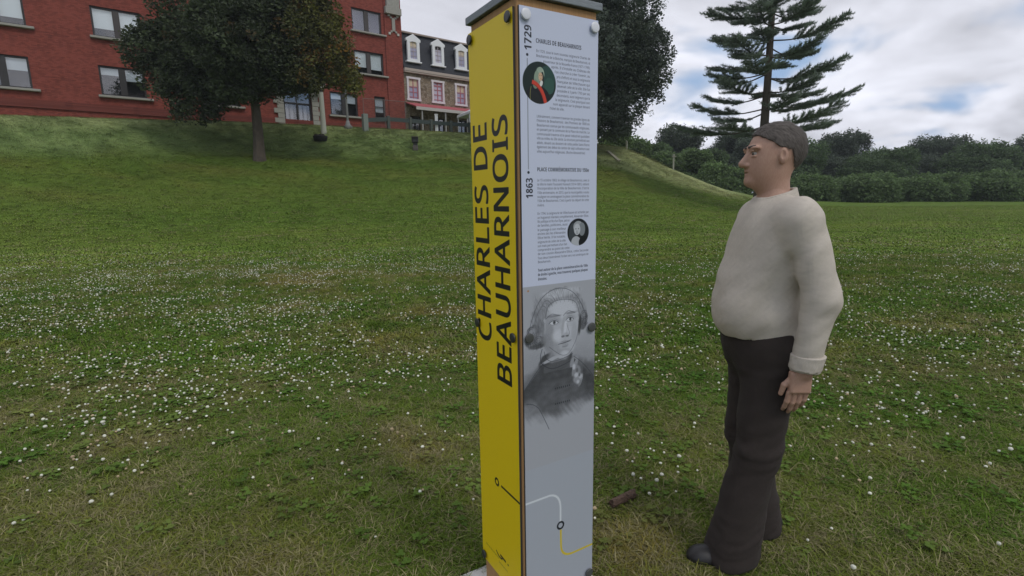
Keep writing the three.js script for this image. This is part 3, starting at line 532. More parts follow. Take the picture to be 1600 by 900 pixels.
// ---------------------------------------------------------------- the information post
{
  const W = 0.298, o = thing('information_post', 'square wooden information post with a yellow and a white printed panel', 'post', [POST.x, 0, POST.z], TH);
  // in the post's own axes the near corner is the origin, x runs along the white face, -z along the yellow face
  const woodTex = canvasTex(512, 1024, (c, w, h) => {
    c.fillStyle = '#a87f52'; c.fillRect(0, 0, w, h); const r = rngOf(55);
    for (let i = 0; i < 900; i++) { const x = r() * w, g = r(); c.strokeStyle = g < 0.5 ? `rgba(110,74,40,${0.05 + 0.12 * r()})` : `rgba(214,180,132,${0.05 + 0.12 * r()})`; c.lineWidth = 0.6 + 2 * r(); c.beginPath(); c.moveTo(x, 0); for (let y = 0; y <= h; y += 64) c.lineTo(x + 7 * Math.sin(y * 0.006 + x * 0.05) + 3 * (r() - 0.5), y); c.stroke(); }
  });
  woodTex.wrapS = woodTex.wrapT = THREE.RepeatWrapping; woodTex.repeat.set(3, 1);
  const wood = new THREE.MeshStandardMaterial({ map: woodTex, roughness: 0.75, bumpMap: woodTex, bumpScale: 0.0015 });
  const in_ = 0.0095, TOP = 2.048;
  part('wooden_column', new RoundedBoxGeometry(W - 2 * in_ + 0.004, TOP - 0.012, W - 2 * in_ + 0.004, 2, 0.003).translate(W / 2, (TOP + 0.012) / 2, -W / 2), wood, o);
  const zincTex = noiseTex(256, (u, v) => { const s = 0.8 + 0.7 * tileNoise(u, v, 10, 12.1, 4); return [s, s, s * 1.02]; }, false, 2, 2);
  const zinc = mat([0.26, 0.29, 0.30], 0.55, { metalness: 0.35, map: zincTex });
  const cap = part('metal_cap', new RoundedBoxGeometry(W + 0.012, 0.023, W + 0.012, 2, 0.003).translate(W / 2, TOP + 0.0125, -W / 2), zinc, o);
  part('cap_top', new THREE.ConeGeometry((W + 0.006) / Math.SQRT2, 0.03, 4).rotateY(Math.PI / 4).translate(W / 2, TOP + 0.039, -W / 2), zinc, cap);
  // printed panels
  const px = 1000, PH = 1.88, Y0 = 0.143, CW = 310, CH = 2048, K = CH / PH;   // canvas pixels per metre
  const yCan = (y) => (Y0 + PH - y) * K;
  const grit = (c, w, h, amount, seed) => { const r = rngOf(seed); for (let i = 0; i < amount; i++) { c.fillStyle = r() < 0.5 ? `rgba(0,0,0,${0.02 + 0.05 * r()})` : `rgba(255,255,255,${0.02 + 0.06 * r()})`; c.fillRect(r() * w, r() * h, 0.6 + 1.4 * r(), 0.6 + 1.8 * r()); } };
  void px;
  const fit = (c, text, width, size, weight = '') => { c.font = `${weight} ${size}px sans-serif`; const w = c.measureText(text).width; return width / w; };
  const YW = 0.298 - 0.018;     // yellow panel from b = 0.013 to 0.298
  const yellow = canvasTex(Math.round(YW * K), CH, (c, w, h) => {
    c.fillStyle = '#e5c71a'; c.fillRect(0, 0, w, h);
    const xb = (b) => (0.298 - b) * K;      // seen from outside, the far edge is on the left
    const vert = (text, bBase, y0, y1, cap) => {
      c.save(); c.translate(xb(bBase), yCan(y0)); c.rotate(-Math.PI / 2); c.fillStyle = '#16171c'; c.textBaseline = 'alphabetic';
      const size = cap * K / 0.716, s = fit(c, text, (y1 - y0) * K, size); c.scale(s, 1); c.lineWidth = size * 0.035; c.lineJoin = 'round'; c.strokeStyle = '#16171c'; c.fillText(text, 0, 0); c.strokeText(text, 0, 0); c.restore();
    };
    vert('CHARLES DE', 0.187, 1.012, 1.742, 0.094);
    vert('BEAUHARNOIS', 0.057, 0.892, 1.748, 0.092);
    c.strokeStyle = '#1c1c20'; c.lineWidth = 0.0075 * K; c.beginPath(); c.arc(xb(0.172), yCan(0.515), 0.012 * K, 0, 7); c.stroke();
    c.beginPath(); c.moveTo(xb(0.142), yCan(0.514)); c.lineTo(xb(0.018), yCan(0.514)); c.stroke();
    // small emblem and three faint lines of small print
    c.strokeStyle = '#1c1c20'; c.lineWidth = 0.006 * K; c.beginPath(); c.moveTo(xb(0.19), yCan(0.236)); c.quadraticCurveTo(xb(0.165), yCan(0.215), xb(0.145), yCan(0.228)); c.stroke(); c.lineWidth = 0.008 * K; c.beginPath(); c.moveTo(xb(0.16), yCan(0.235)); c.lineTo(xb(0.12), yCan(0.232)); c.stroke(); c.fillStyle = '#1c1c20'; c.fillRect(xb(0.108), yCan(0.234), 0.008 * K, 0.006 * K);
    c.fillStyle = 'rgba(30,30,30,0.75)'; c.font = `${0.011 * K}px sans-serif`; c.fillText('Ville de Beauharnois', xb(0.27), yCan(0.212)); c.fillText('beauharnois', xb(0.17), yCan(0.198));
    grit(c, w, h, 2600, 56);
  });
  const WW = 0.292 - 0.011;
  const paper = canvasTex(Math.round(WW * K), CH, (c, w, h) => {
    const X = (a) => (a - 0.011) * K, Y = yCan;
    c.fillStyle = '#c6cde0'; c.fillRect(0, 0, w, h);
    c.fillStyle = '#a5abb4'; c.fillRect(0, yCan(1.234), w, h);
    const ink = '#363a44';
    const line = (text, a0, a1, y, size, color, weight = '') => { c.save(); c.fillStyle = color; c.translate(X(a0), Y(y)); const s = fit(c, text, (a1 - a0) * K, size * K, weight); c.scale(Math.min(s, 1.6), 1); c.fillText(text, 0, 0); c.restore(); };
    const block = (rows, y0, step, a0 = 0.066, a1 = 0.262) => rows.forEach((t, i) => { const [s, l, q] = Array.isArray(t) ? t : [t]; line(s, l ?? a0, q ?? a1, y0 - i * step, 0.0105, ink); });
    const vert = (text, a, y0, y1, cap) => { c.save(); c.translate(X(a), Y(y0)); c.rotate(-Math.PI / 2); c.fillStyle = '#2c2f39'; const s = fit(c, text, (y1 - y0) * K, cap * K / 0.716, 'bold'); c.scale(s, 1); c.fillText(text, 0, 0); c.restore(); };
    vert('1729', 0.050, 1.908, 1.976, 0.024); vert('1863', 0.050, 1.497, 1.558, 0.024);
    c.fillStyle = '#2c2f39'; for (const y of [1.897, 1.573]) { c.beginPath(); c.arc(X(0.036), Y(y), 0.004 * K, 0, 7); c.fill(); }
    c.strokeStyle = '#8a919c'; c.lineWidth = 0.003 * K; c.beginPath(); c.moveTo(X(0.036), Y(1.888)); c.lineTo(X(0.036), Y(1.582)); c.stroke();
    line('CHARLES DE BEAUHARNOIS', 0.065, 0.228, 1.932, 0.0155, '#2c3038', 'bold');
    block(['En 1729, sous le nom nouveau seigneurie Charles de', 'Beauharnois de la Boische, marquis de Beauharnois, et', ['gouverneur de la Nouvelle-France (1671-1749).', 0.09], ['après. Il s’installe au Château de', 0.118], ['l’on cherche à créer l’avenir, au', 0.13], ['prix d’efforts et sous la seigneurie', 0.137], ['française de Villechauve qui', 0.139], ['devenait celle de la ville. Elle fut', 0.139], ['possédée à 3 parts 1793 par ses', 0.139], ['descendants, aussi seigneurs que la', 0.137], ['la seigneurie. C’est pourquoi son', 0.132], ['nom apparaît sur la plaque devant', 0.124], ['l’hôtel de ville.', 0.112, 0.165]], 1.908, 0.0128);
    block(['Littéralement, comment traverser les grandes lignes de', 'l’histoire de Beauharnois : des Premiers de 1800 en', 'Beauharnois connue par les communautés religieuses,', 'en passant par la commune de la Place du marché. La', 'communauté traverse et le passé industriel quotidien', 'ville au milieu du 20e siècle. La structure permettrait aux', 'abbés, devant ces dossiers de cette petite Saint-Pierre', 'également des début du canton de sept cultivateurs aux', ['villes aujourd’hui religieuses. (Roche-Alexandrine)', 0.066, 0.245]], 1.730, 0.0124);
    line('PLACE COMMÉMORATIVE DU 150e', 0.066, 0.261, 1.577, 0.0150, '#2c3038', 'bold');
    block(['Le 15 octobre 1863, le village de Beauharnois, avec à', 'sa tête le maire Toussaint Hunault (1814-1881), obtient', 'l’incorporation de la Ville de Beauharnois. C’est le', '150e anniversaire, en 2013, que la municipalité a voulu', 'souligner en aménageant la place commémorative du', '150e de Beauharnois. C’est à partir du départ de cette', ['rivière.', 0.066, 0.092]], 1.548, 0.0122);
    block(['En 1794, la seigneurie de Villechauve est achetée par', 'un huguenot irlandais complètement, Alexander Ellice.', ['fils politique et fils d’un Élyse, patron', 0.066, 0.186], ['de familles, politiciens, aussi', 0.066, 0.178], ['le passage à son meilleur', 0.066, 0.172], ['anciens des îles d’Alexandre', 0.066, 0.17], ['Ellice hérite. Il fut notable,', 0.066, 0.17], ['seigneurie de celles de la ville', 0.066, 0.171], ['son mais permettant d’un fait', 0.066, 0.176], ['comprendre au point de cette', 0.066, 0.186], 'de son cousin Alexandre Ellice, cette Seconde', 'Tous deux traversèrent l’océan vers nos amériques de', ['Beauharnois.', 0.066, 0.115]], 1.450, 0.0122);
    c.save(); ['Tout autour de la place commémorative du 150e', 'de droite à gauche, vous trouverez quelques plaques'].forEach((t, i) => line(t, 0.066, 0.26, 1.277 - i * 0.0135, 0.0112, '#2c3038', 'bold')); line('dressées.', 0.066, 0.1, 1.25, 0.0112, '#2c3038', 'bold'); c.restore();
    // oval painted portrait: a plain wigged gentleman in dark armour with a red sash
    const disc = (a, y, r, draw) => { c.save(); c.beginPath(); c.arc(X(a), Y(y), r * K, 0, 7); c.clip(); c.translate(X(a), Y(y)); c.scale(r * K, r * K); draw(); c.restore(); };
    const blob = (x, y, rx, ry, col, rot = 0) => { c.fillStyle = col; c.beginPath(); c.ellipse(x, y, rx, ry, rot, 0, 7); c.fill(); };
    disc(0.077, 1.825, 0.0575, () => {
      c.fillStyle = '#12241f'; c.fillRect(-1, -1, 2, 2); blob(0.45, -0.25, 0.5, 0.6, '#25473f'); blob(0.6, 0.1, 0.3, 0.4, '#2d5348');
      blob(-0.12, 0.75, 0.75, 0.62, '#101418'); blob(-0.35, 0.9, 0.4, 0.5, '#171c1c'); blob(0.04, -0.42, 0.25, 0.34, '#a3b5a2'); blob(-0.16, -0.16, 0.17, 0.4, '#8a9d89'); blob(-0.25, 0.08, 0.15, 0.22, '#70846f'); for (let q = 0; q < 14; q++) { const x = -0.3 + 0.04 * q; c.strokeStyle = q % 2 ? 'rgba(60,80,66,0.5)' : 'rgba(200,212,196,0.4)'; c.lineWidth = 0.02; c.beginPath(); c.moveTo(x * 0.5 + 0.03, -0.72); c.quadraticCurveTo(x - 0.05, -0.4, x * 0.7 - 0.12, 0.12); c.stroke(); } blob(0.17, -0.2, 0.1, 0.34, '#1c2422');
      blob(0.06, -0.3, 0.13, 0.2, '#c9a98a'); blob(0.02, -0.36, 0.02, 0.015, '#30241d'); blob(0.12, -0.36, 0.02, 0.015, '#30241d'); blob(0.08, -0.2, 0.04, 0.012, '#8c4a3d'); blob(0.1, 0.02, 0.09, 0.16, '#d7d9d4', 0.4);
      c.strokeStyle = '#c9402c'; c.lineWidth = 0.2; c.lineCap = 'butt'; c.beginPath(); c.moveTo(-0.45, -0.02); c.quadraticCurveTo(0.15, 0.1, 0.36, 0.95); c.stroke(); c.strokeStyle = '#9c2f22'; c.lineWidth = 0.04; c.beginPath(); c.moveTo(-0.42, 0.08); c.quadraticCurveTo(0.1, 0.2, 0.27, 0.95); c.stroke();
      c.strokeStyle = '#7b7a44'; c.lineWidth = 0.04; c.beginPath(); c.moveTo(-0.5, 0.2); c.quadraticCurveTo(-0.6, 0.5, -0.55, 0.9); c.stroke();
    });
    disc(0.22, 1.391, 0.0425, () => {
      c.fillStyle = '#1d2124'; c.fillRect(-1, -1, 2, 2); blob(-0.45, 0.1, 0.4, 0.8, '#3d4347'); blob(0.0, -0.4, 0.46, 0.42, '#9a9fa3'); blob(0.35, -0.2, 0.3, 0.5, '#7d8387'); blob(-0.1, -0.2, 0.3, 0.42, '#b9bec2'); blob(-0.22, -0.24, 0.06, 0.03, '#4a4f55'); blob(0.02, -0.24, 0.06, 0.03, '#4a4f55'); blob(-0.12, -0.05, 0.05, 0.08, '#8f9499'); blob(-0.1, 0.08, 0.1, 0.025, '#5d6268'); blob(-0.2, 0.75, 0.45, 0.45, '#aeb3b8'); blob(0.55, 0.8, 0.5, 0.5, '#15181a');
    });
    // large engraved portrait on the grey field: a plain gentleman in a wig and dark coat, toned dab by dab with hatching
    const P = (a, y) => [X(a), Y(y)], el = (a, y, ra, ry, col, rot = 0) => { c.fillStyle = col; c.beginPath(); c.ellipse(X(a), Y(y), ra * K, ry * K, rot, 0, 7); c.fill(); };
    {
      const pw = w, ph = Math.round(0.6 * K), img = c.getImageData(0, Math.round(Y(1.234)), pw, ph), top = 1.234, A = new Float32Array(pw * ph).fill(0.66);
      // [a, y, half width, half height, turn, tone, softness, strength]
      const dabs = [
        [0.24, 0.93, 0.09, 0.09, 0, 0.56, 1.2, 0.7], [0.05, 0.97, 0.06, 0.06, 0, 0.57, 1.2, 0.6], [0.15, 0.86, 0.17, 0.12, 0, 0.40, 0.35, 1], [0.05, 0.85, 0.07, 0.10, 0.3, 0.44, 0.4, 0.9], [0.25, 0.87, 0.06, 0.09, -0.4, 0.36, 0.5, 0.9], [0.14, 0.93, 0.09, 0.07, 0, 0.37, 0.5, 1], [0.10, 0.80, 0.10, 0.04, 0.2, 0.46, 0.9, 0.9], [0.05, 0.78, 0.05, 0.08, 0.5, 0.60, 0.6, 0.9], [0.085, 0.79, 0.012, 0.06, 0.5, 0.33, 0.9, 0.9], [0.19, 0.85, 0.05, 0.04, 0, 0.46, 1.0, 0.6],
        [0.13, 0.985, 0.065, 0.035, 0.1, 0.30, 0.2, 1], [0.145, 1.0, 0.045, 0.028, 0.1, 0.52, 0.4, 1], [0.13, 0.965, 0.06, 0.014, 0.12, 0.36, 0.4, 1], [0.125, 0.994, 0.05, 0.006, 0.25, 0.70, 0.5, 0.9],
        [0.142, 1.133, 0.104, 0.089, 0.22, 0.575, 0.08, 1], [0.085, 1.12, 0.03, 0.06, 0.3, 0.52, 0.6, 0.8], [0.05, 1.092, 0.025, 0.022, 0, 0.47, 0.2, 1], [0.037, 1.064, 0.020, 0.022, 0, 0.46, 0.25, 1], [0.070, 1.056, 0.024, 0.018, 0, 0.42, 0.25, 1], [0.06, 1.042, 0.03, 0.008, 0, 0.30, 0.7, 0.8], [0.045, 1.092, 0.012, 0.012, 0, 0.60, 0.6, 0.8], [0.036, 1.066, 0.009, 0.009, 0, 0.55, 0.6, 0.8], [0.068, 1.064, 0.01, 0.009, 0, 0.52, 0.6, 0.8], [0.243, 1.105, 0.017, 0.034, -0.1, 0.40, 0.25, 1], [0.238, 1.135, 0.016, 0.03, -0.1, 0.56, 0.5, 0.9], [0.228, 1.09, 0.006, 0.03, -0.1, 0.26, 0.7, 0.9], [0.15, 1.203, 0.07, 0.014, 0.05, 0.76, 0.9, 0.8], [0.08, 1.16, 0.02, 0.05, 0.5, 0.58, 0.9, 0.7],
        [0.156, 1.10, 0.069, 0.083, 0.06, 0.71, 0.1, 1], [0.162, 1.043, 0.050, 0.055, 0.05, 0.70, 0.14, 1], [0.165, 1.15, 0.055, 0.030, 0, 0.77, 0.8, 0.9], [0.100, 1.05, 0.016, 0.035, 0.3, 0.52, 0.8, 0.8], [0.19, 1.075, 0.018, 0.016, 0, 0.76, 1, 0.7], [0.108, 1.08, 0.016, 0.06, 0.1, 0.56, 0.9, 0.8], [0.125, 1.03, 0.02, 0.03, 0.5, 0.58, 0.9, 0.7], [0.14, 1.065, 0.02, 0.02, 0, 0.80, 1, 0.7], [0.205, 1.07, 0.012, 0.03, 0, 0.64, 1, 0.6], [0.16, 1.01, 0.03, 0.01, 0, 0.60, 1, 0.7], [0.167, 1.004, 0.016, 0.009, 0, 0.78, 0.9, 0.7],
        [0.125, 1.116, 0.026, 0.014, 0, 0.63, 0.8, 0.8], [0.188, 1.119, 0.022, 0.013, 0, 0.64, 0.8, 0.8], [0.125, 1.110, 0.0140, 0.0066, 0, 0.82, 0.4, 0.9], [0.188, 1.113, 0.0120, 0.006, 0, 0.80, 0.4, 0.9], [0.1265, 1.1105, 0.0055, 0.0062, 0, 0.40, 0.4, 1], [0.1895, 1.1135, 0.005, 0.0058, 0, 0.40, 0.4, 1], [0.124, 1.132, 0.027, 0.0040, -0.02, 0.48, 0.9, 0.75], [0.192, 1.1345, 0.021, 0.0038, 0.02, 0.48, 0.9, 0.75],
        [0.160, 1.095, 0.005, 0.032, -0.15, 0.64, 1, 0.7], [0.170, 1.09, 0.006, 0.028, -0.15, 0.82, 0.9, 0.7], [0.171, 1.064, 0.014, 0.008, 0, 0.66, 0.8, 0.7], [0.160, 1.060, 0.006, 0.0035, 0, 0.40, 0.7, 0.8], [0.178, 1.0595, 0.006, 0.003, 0, 0.38, 0.7, 0.8], [0.168, 1.0385, 0.022, 0.0018, 0.1, 0.42, 0.6, 0.9], [0.168, 1.0425, 0.016, 0.003, 0, 0.55, 0.8, 0.7], [0.168, 1.032, 0.014, 0.0036, 0, 0.60, 0.8, 0.7], [0.168, 1.025, 0.013, 0.003, 0, 0.54, 1, 0.6],
        [0.205, 0.965, 0.016, 0.022, -0.5, 0.60, 0.4, 0.9], [0.212, 0.935, 0.022, 0.02, -0.3, 0.56, 0.4, 0.9], [0.225, 0.905, 0.022, 0.02, -0.3, 0.60, 0.4, 0.9], [0.235, 0.885, 0.012, 0.014, 0, 0.52, 0.5, 0.9], [0.205, 0.95, 0.006, 0.01, 0, 0.76, 0.8, 0.9], [0.215, 0.92, 0.008, 0.008, 0, 0.74, 0.8, 0.9], [0.232, 0.912, 0.007, 0.007, 0, 0.72, 0.8, 0.9], [0.222, 0.895, 0.006, 0.006, 0, 0.74, 0.8, 0.9], [0.218, 0.936, 0.005, 0.007, 0, 0.38, 0.8, 0.8], [0.228, 0.918, 0.004, 0.006, 0, 0.36, 0.8, 0.8],
        [0.16, 0.889, 0.036, 0.0065, 0.04, 0.58, 0.2, 0.9], [0.165, 0.836, 0.036, 0.006, 0.04, 0.58, 0.3, 0.8],
      ];
      for (const [a, y, ra, rb, tw, tone, soft, str] of dabs) {
        const ct = Math.cos(tw), st = Math.sin(tw), reach = Math.max(ra, rb) * (1 + soft) * 1.2;
        for (let j = 0; j < ph; j++) { const yy = top - j / K; if (Math.abs(yy - y) > reach) continue; for (let i = 0; i < pw; i++) { const aa = 0.011 + i / K; if (Math.abs(aa - a) > reach) continue; const dx = aa - a, dy = yy - y, q = Math.hypot((dx * ct + dy * st) / ra, (dy * ct - dx * st) / rb), m = str * (1 - smooth(1 - soft * 0.5, 1 + soft * 0.5, q + 0.10 * noise(aa * 60, yy * 60, a * 90))); if (m > 0) A[j * pw + i] = lerp(A[j * pw + i], tone, m); } }
      }
      const coatTop = (a) => 0.985 - 0.95 * Math.max(0, Math.abs(a - 0.145) - 0.055) - 2.4 * Math.max(0, Math.abs(a - 0.148) - 0.12) ** 2;
      for (let j = 0; j < ph; j++) for (let i = 0; i < pw; i++) {
        const aa = 0.011 + i / K, yy = top - j / K, d = coatTop(aa) - yy; if (d < -0.01 || Math.hypot((aa - 0.22) / 0.024, (yy - 0.925) / 0.05) < 1 || (yy > 0.95 && Math.abs(aa - 0.145) < 0.06)) continue;
        const m = smooth(-0.004, 0.006, d), sleeve = smooth(0.010, -0.006, aa - (0.05 + 0.62 * (0.86 - yy))) * smooth(0.89, 0.85, yy), tone = lerp(0.30 + 0.08 * smooth(0.02, 0.12, d), 0.52, sleeve * 0.8) + 0.05 * noise(aa * 40, yy * 60, 8);
        A[j * pw + i] = lerp(A[j * pw + i], tone + 0.05 * Math.sin((aa * 0.8 + yy) * 1500) , m);
      }
      for (let j = 0; j < ph; j++) for (let i = 0; i < pw; i++) {
        const aa = 0.011 + i / K, yy = top - j / K, v0 = A[j * pw + i], hair = smooth(0.075, 0.10, Math.hypot((aa - 0.158) * 1.15, (yy - 1.09) * 0.95)) * (yy > 1.03 ? 1 : 0);
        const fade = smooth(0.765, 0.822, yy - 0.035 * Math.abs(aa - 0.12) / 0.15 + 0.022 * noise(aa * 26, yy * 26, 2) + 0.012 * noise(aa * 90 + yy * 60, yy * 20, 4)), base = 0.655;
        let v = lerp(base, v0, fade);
        v += (base - v > 0.02 || v - base > 0.02 ? 1 : 0) * (0.035 * noise(aa * 420 + yy * 300, yy * 160 - aa * 90, 1) + hair * 0.10 * noise(aa * 260 + yy * 40, yy * 50, 3));
        v += 0.012 * noise(aa * 700, yy * 700, 5);
        const o = (j * pw + i) * 4; img.data[o] = clamp(v * 0.985) * 255; img.data[o + 1] = clamp(v * 1.005) * 255; img.data[o + 2] = clamp(v * 1.045) * 255;
      }
      c.putImageData(img, 0, Math.round(Y(1.234)));
      const curve = (pts, lw, al) => { c.strokeStyle = `rgba(46,50,57,${al * 0.9})`; c.lineWidth = lw * 1.15; c.lineCap = 'round'; c.beginPath(); c.moveTo(...P(...pts[0])); for (let i = 1; i + 1 < pts.length; i++) { const m = [(pts[i][0] + pts[i + 1][0]) / 2, (pts[i][1] + pts[i + 1][1]) / 2]; c.quadraticCurveTo(...P(...pts[i]), ...P(...(i + 2 === pts.length ? pts[i + 1] : m))); } c.stroke(); };
      curve([[0.224, 1.10], [0.222, 1.06], [0.208, 1.028], [0.186, 0.998], [0.162, 0.994], [0.136, 1.008], [0.108, 1.032]], 1.8, 0.5);              // jaw
      curve([[0.094, 1.125], [0.096, 1.16], [0.12, 1.178], [0.16, 1.182], [0.205, 1.174], [0.223, 1.15], [0.228, 1.11]], 2, 0.5);                 // hair line
      curve([[0.03, 1.09], [0.045, 1.14], [0.075, 1.195], [0.13, 1.222], [0.19, 1.212], [0.235, 1.165], [0.257, 1.11]], 2.2, 0.55);               // wig outline
      curve([[0.08, 1.03], [0.068, 1.0], [0.085, 0.972], [0.13, 0.952], [0.19, 0.972]], 2.6, 0.7); curve([[0.088, 1.02], [0.09, 0.995], [0.13, 0.976], [0.2, 0.995]], 2, 0.6);
      curve([[0.176, 1.10], [0.181, 1.082], [0.189, 1.066], [0.180, 1.058], [0.164, 1.060]], 1.5, 0.45); curve([[0.142, 1.036], [0.156, 1.0375], [0.168, 1.0365], [0.180, 1.040], [0.194, 1.043]], 1.8, 0.65); curve([[0.158, 1.027], [0.170, 1.023], [0.182, 1.029]], 1.2, 0.4);
      for (const [a, y, k] of [[0.125, 1.110, 1], [0.188, 1.113, 0.85]]) { curve([[a - 0.019 * k, y - 0.002], [a, y + 0.014], [a + 0.018 * k, y - 0.002]], 2.0, 0.75); curve([[a - 0.018 * k, y + 0.003], [a, y + 0.020], [a + 0.018 * k, y + 0.003]], 1.2, 0.35); curve([[a - 0.014 * k, y - 0.004], [a, y - 0.012], [a + 0.015 * k, y - 0.004]], 1.2, 0.45); curve([[a - 0.030 * k, y + 0.015], [a - 0.012 * k, y + 0.030], [a + 0.004, y + 0.026], [a + 0.025 * k, y + 0.018]], 2.4, 0.42); el(a + 0.002, y + 0.0005, 0.0022, 0.0024, '#23262b'); }
      for (let q = 0; q < 26; q++) { const t = q / 25, a0 = 0.095 + 0.128 * t, b0 = 1.178 + 0.006 * Math.sin(q * 2.1), a1 = 0.04 + 0.21 * t, y1 = 1.222 - 0.11 * Math.pow(Math.abs(t - 0.5) * 2, 2.2); curve([[a0, b0 - 0.045 * Math.pow(Math.abs(t - 0.5) * 2, 3)], [lerp(a0, a1, 0.4), b0 + 0.018], [lerp(a0, a1, 0.85), y1 - 0.006]], 1.3, 0.22 + 0.2 * ((q * 7) % 3) / 2); }
      for (let q = 0; q < 9; q++) curve([[0.052 + 0.005 * q, 1.155 - 0.006 * q + 0.004], [0.055 + 0.004 * q, 1.12], [0.05 + 0.004 * q, 1.085]], 1.3, 0.3);
      curve([[0.012, 0.905], [0.05, 0.955], [0.085, 0.982]], 2, 0.6); curve([[0.205, 0.985], [0.25, 0.955], [0.288, 0.90]], 2, 0.6); curve([[0.02, 0.86], [0.055, 0.855], [0.085, 0.80], [0.105, 0.755]], 2.4, 0.6);
      for (const [a, y] of [[0.04, 1.092], [0.035, 1.066], [0.066, 1.06], [0.247, 1.12], [0.248, 1.098]]) { c.strokeStyle = 'rgba(46,50,57,0.55)'; c.lineWidth = 1.6; for (const q of [1, 0.6]) { c.beginPath(); c.ellipse(X(a), Y(y), 0.016 * K * q, 0.014 * K * q, 0, 0.4, 5.2); c.stroke(); } }
      for (const y of [0.889, 0.836]) { c.fillStyle = 'rgba(40,44,50,0.75)'; for (let i = 0; i < 8; i++) c.fillRect(X(0.129 + i * 0.008), Y(y + 0.003), 0.004 * K, 0.006 * K); }
    }
    el(0.03, 1.221, 0.003, 0.003, '#b08050');
    // the path that runs round the post: pale, ring, yellow
    c.lineWidth = 0.0072 * K; c.lineCap = 'butt'; c.strokeStyle = '#cfd5da'; c.beginPath(); c.moveTo(...P(0.011, 0.517)); c.lineTo(...P(0.105, 0.517)); c.quadraticCurveTo(...P(0.15, 0.512), ...P(0.151, 0.455)); c.lineTo(...P(0.151, 0.404)); c.stroke();
    c.strokeStyle = '#cdb83a'; c.beginPath(); c.moveTo(...P(0.152, 0.374)); c.lineTo(...P(0.153, 0.315)); c.quadraticCurveTo(...P(0.153, 0.266), ...P(0.205, 0.265)); c.lineTo(...P(0.292, 0.265)); c.stroke();
    c.strokeStyle = '#22252c'; c.lineWidth = 0.0065 * K; c.beginPath(); c.arc(X(0.151), Y(0.391), 0.0125 * K, 0, 7); c.stroke();
    grit(c, w, h, 1800, 57);
  });
  const edge = mat([0.035, 0.033, 0.032], 0.7), T = 0.008;
  const panelMat = (t) => new THREE.MeshPhysicalMaterial({ map: t, roughness: 0.42, clearcoat: 0.06, clearcoatRoughness: 0.3, specularIntensity: 0.6 });
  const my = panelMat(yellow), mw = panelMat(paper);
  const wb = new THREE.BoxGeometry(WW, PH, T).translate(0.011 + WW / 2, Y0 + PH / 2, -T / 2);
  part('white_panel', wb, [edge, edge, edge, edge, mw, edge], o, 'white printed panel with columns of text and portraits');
  const yb = new THREE.BoxGeometry(T, PH, YW).translate(T / 2, Y0 + PH / 2, -(0.018 + YW / 2));
  part('yellow_panel', yb, [edge, my, edge, edge, edge, edge], o, 'yellow printed panel with a large vertical title');
  // dark spacer strips behind the panels' edges
  part('spacer', merge([box(WW - 0.004, PH - 0.004, 0.004, 0.011 + WW / 2, Y0 + PH / 2, -T - 0.0021), box(0.004, PH - 0.004, YW - 0.004, T + 0.0021, Y0 + PH / 2, -(0.018 + YW / 2))]), edge, o);
  // screw caps: domed discs on short standoffs
  const disc = new THREE.LatheGeometry([[0, 0], [0.0152, 0], [0.0158, 0.001], [0.0154, 0.0038], [0.0135, 0.005], [0.006, 0.0056], [0, 0.0057]].map(([a, c]) => new THREE.Vector2(a, c)), 28);
  const stem = new THREE.CylinderGeometry(0.006, 0.006, 0.006, 14).translate(0, 0.003, 0);
  const capSkyLit = mat([0.70, 0.71, 0.74], 0.35, { metalness: 0.2 }), capDark = mat([0.03, 0.032, 0.03], 0.4);  // upper white-panel caps pale: reflected sky put into their colour
  const screw = (x, y, z, face, m) => { const g = merge([disc.clone().translate(0, 0.005, 0), stem.clone()]); if (face === 'w') g.rotateX(Math.PI / 2); else g.rotateZ(Math.PI / 2); part('screw_cap', g.translate(x, y, z), m, o); };
  for (const y of [2.0, 1.075, 0.16]) for (const x of [0.029, 0.274]) screw(x, y, 0.0, 'w', y > 1.9 ? capSkyLit : mat([0.07, 0.072, 0.068], 0.45));
  for (const y of [2.0, 1.072, 0.165]) for (const b of [0.036, 0.278]) screw(0, y, -b, 'y', capDark);
}
{
  const s = 0.298 + 0.2, c = thing('concrete_base', 'pale concrete slab under the information post', 'slab', [POST.x, 0, POST.z], TH);
  const t = noiseTex(256, (u, v) => { const k = 0.9 + 0.35 * tileNoise(u, v, 30, 15.5, 4); return [k, k, k * 0.98]; }, false, 4, 4);
  part('slab', new RoundedBoxGeometry(s, 0.1, s, 3, 0.008).translate(0.149, -0.038, -0.149), mat([0.62, 0.61, 0.58], 0.9, { map: t, bumpMap: t, bumpScale: 0.002 }), c);
}
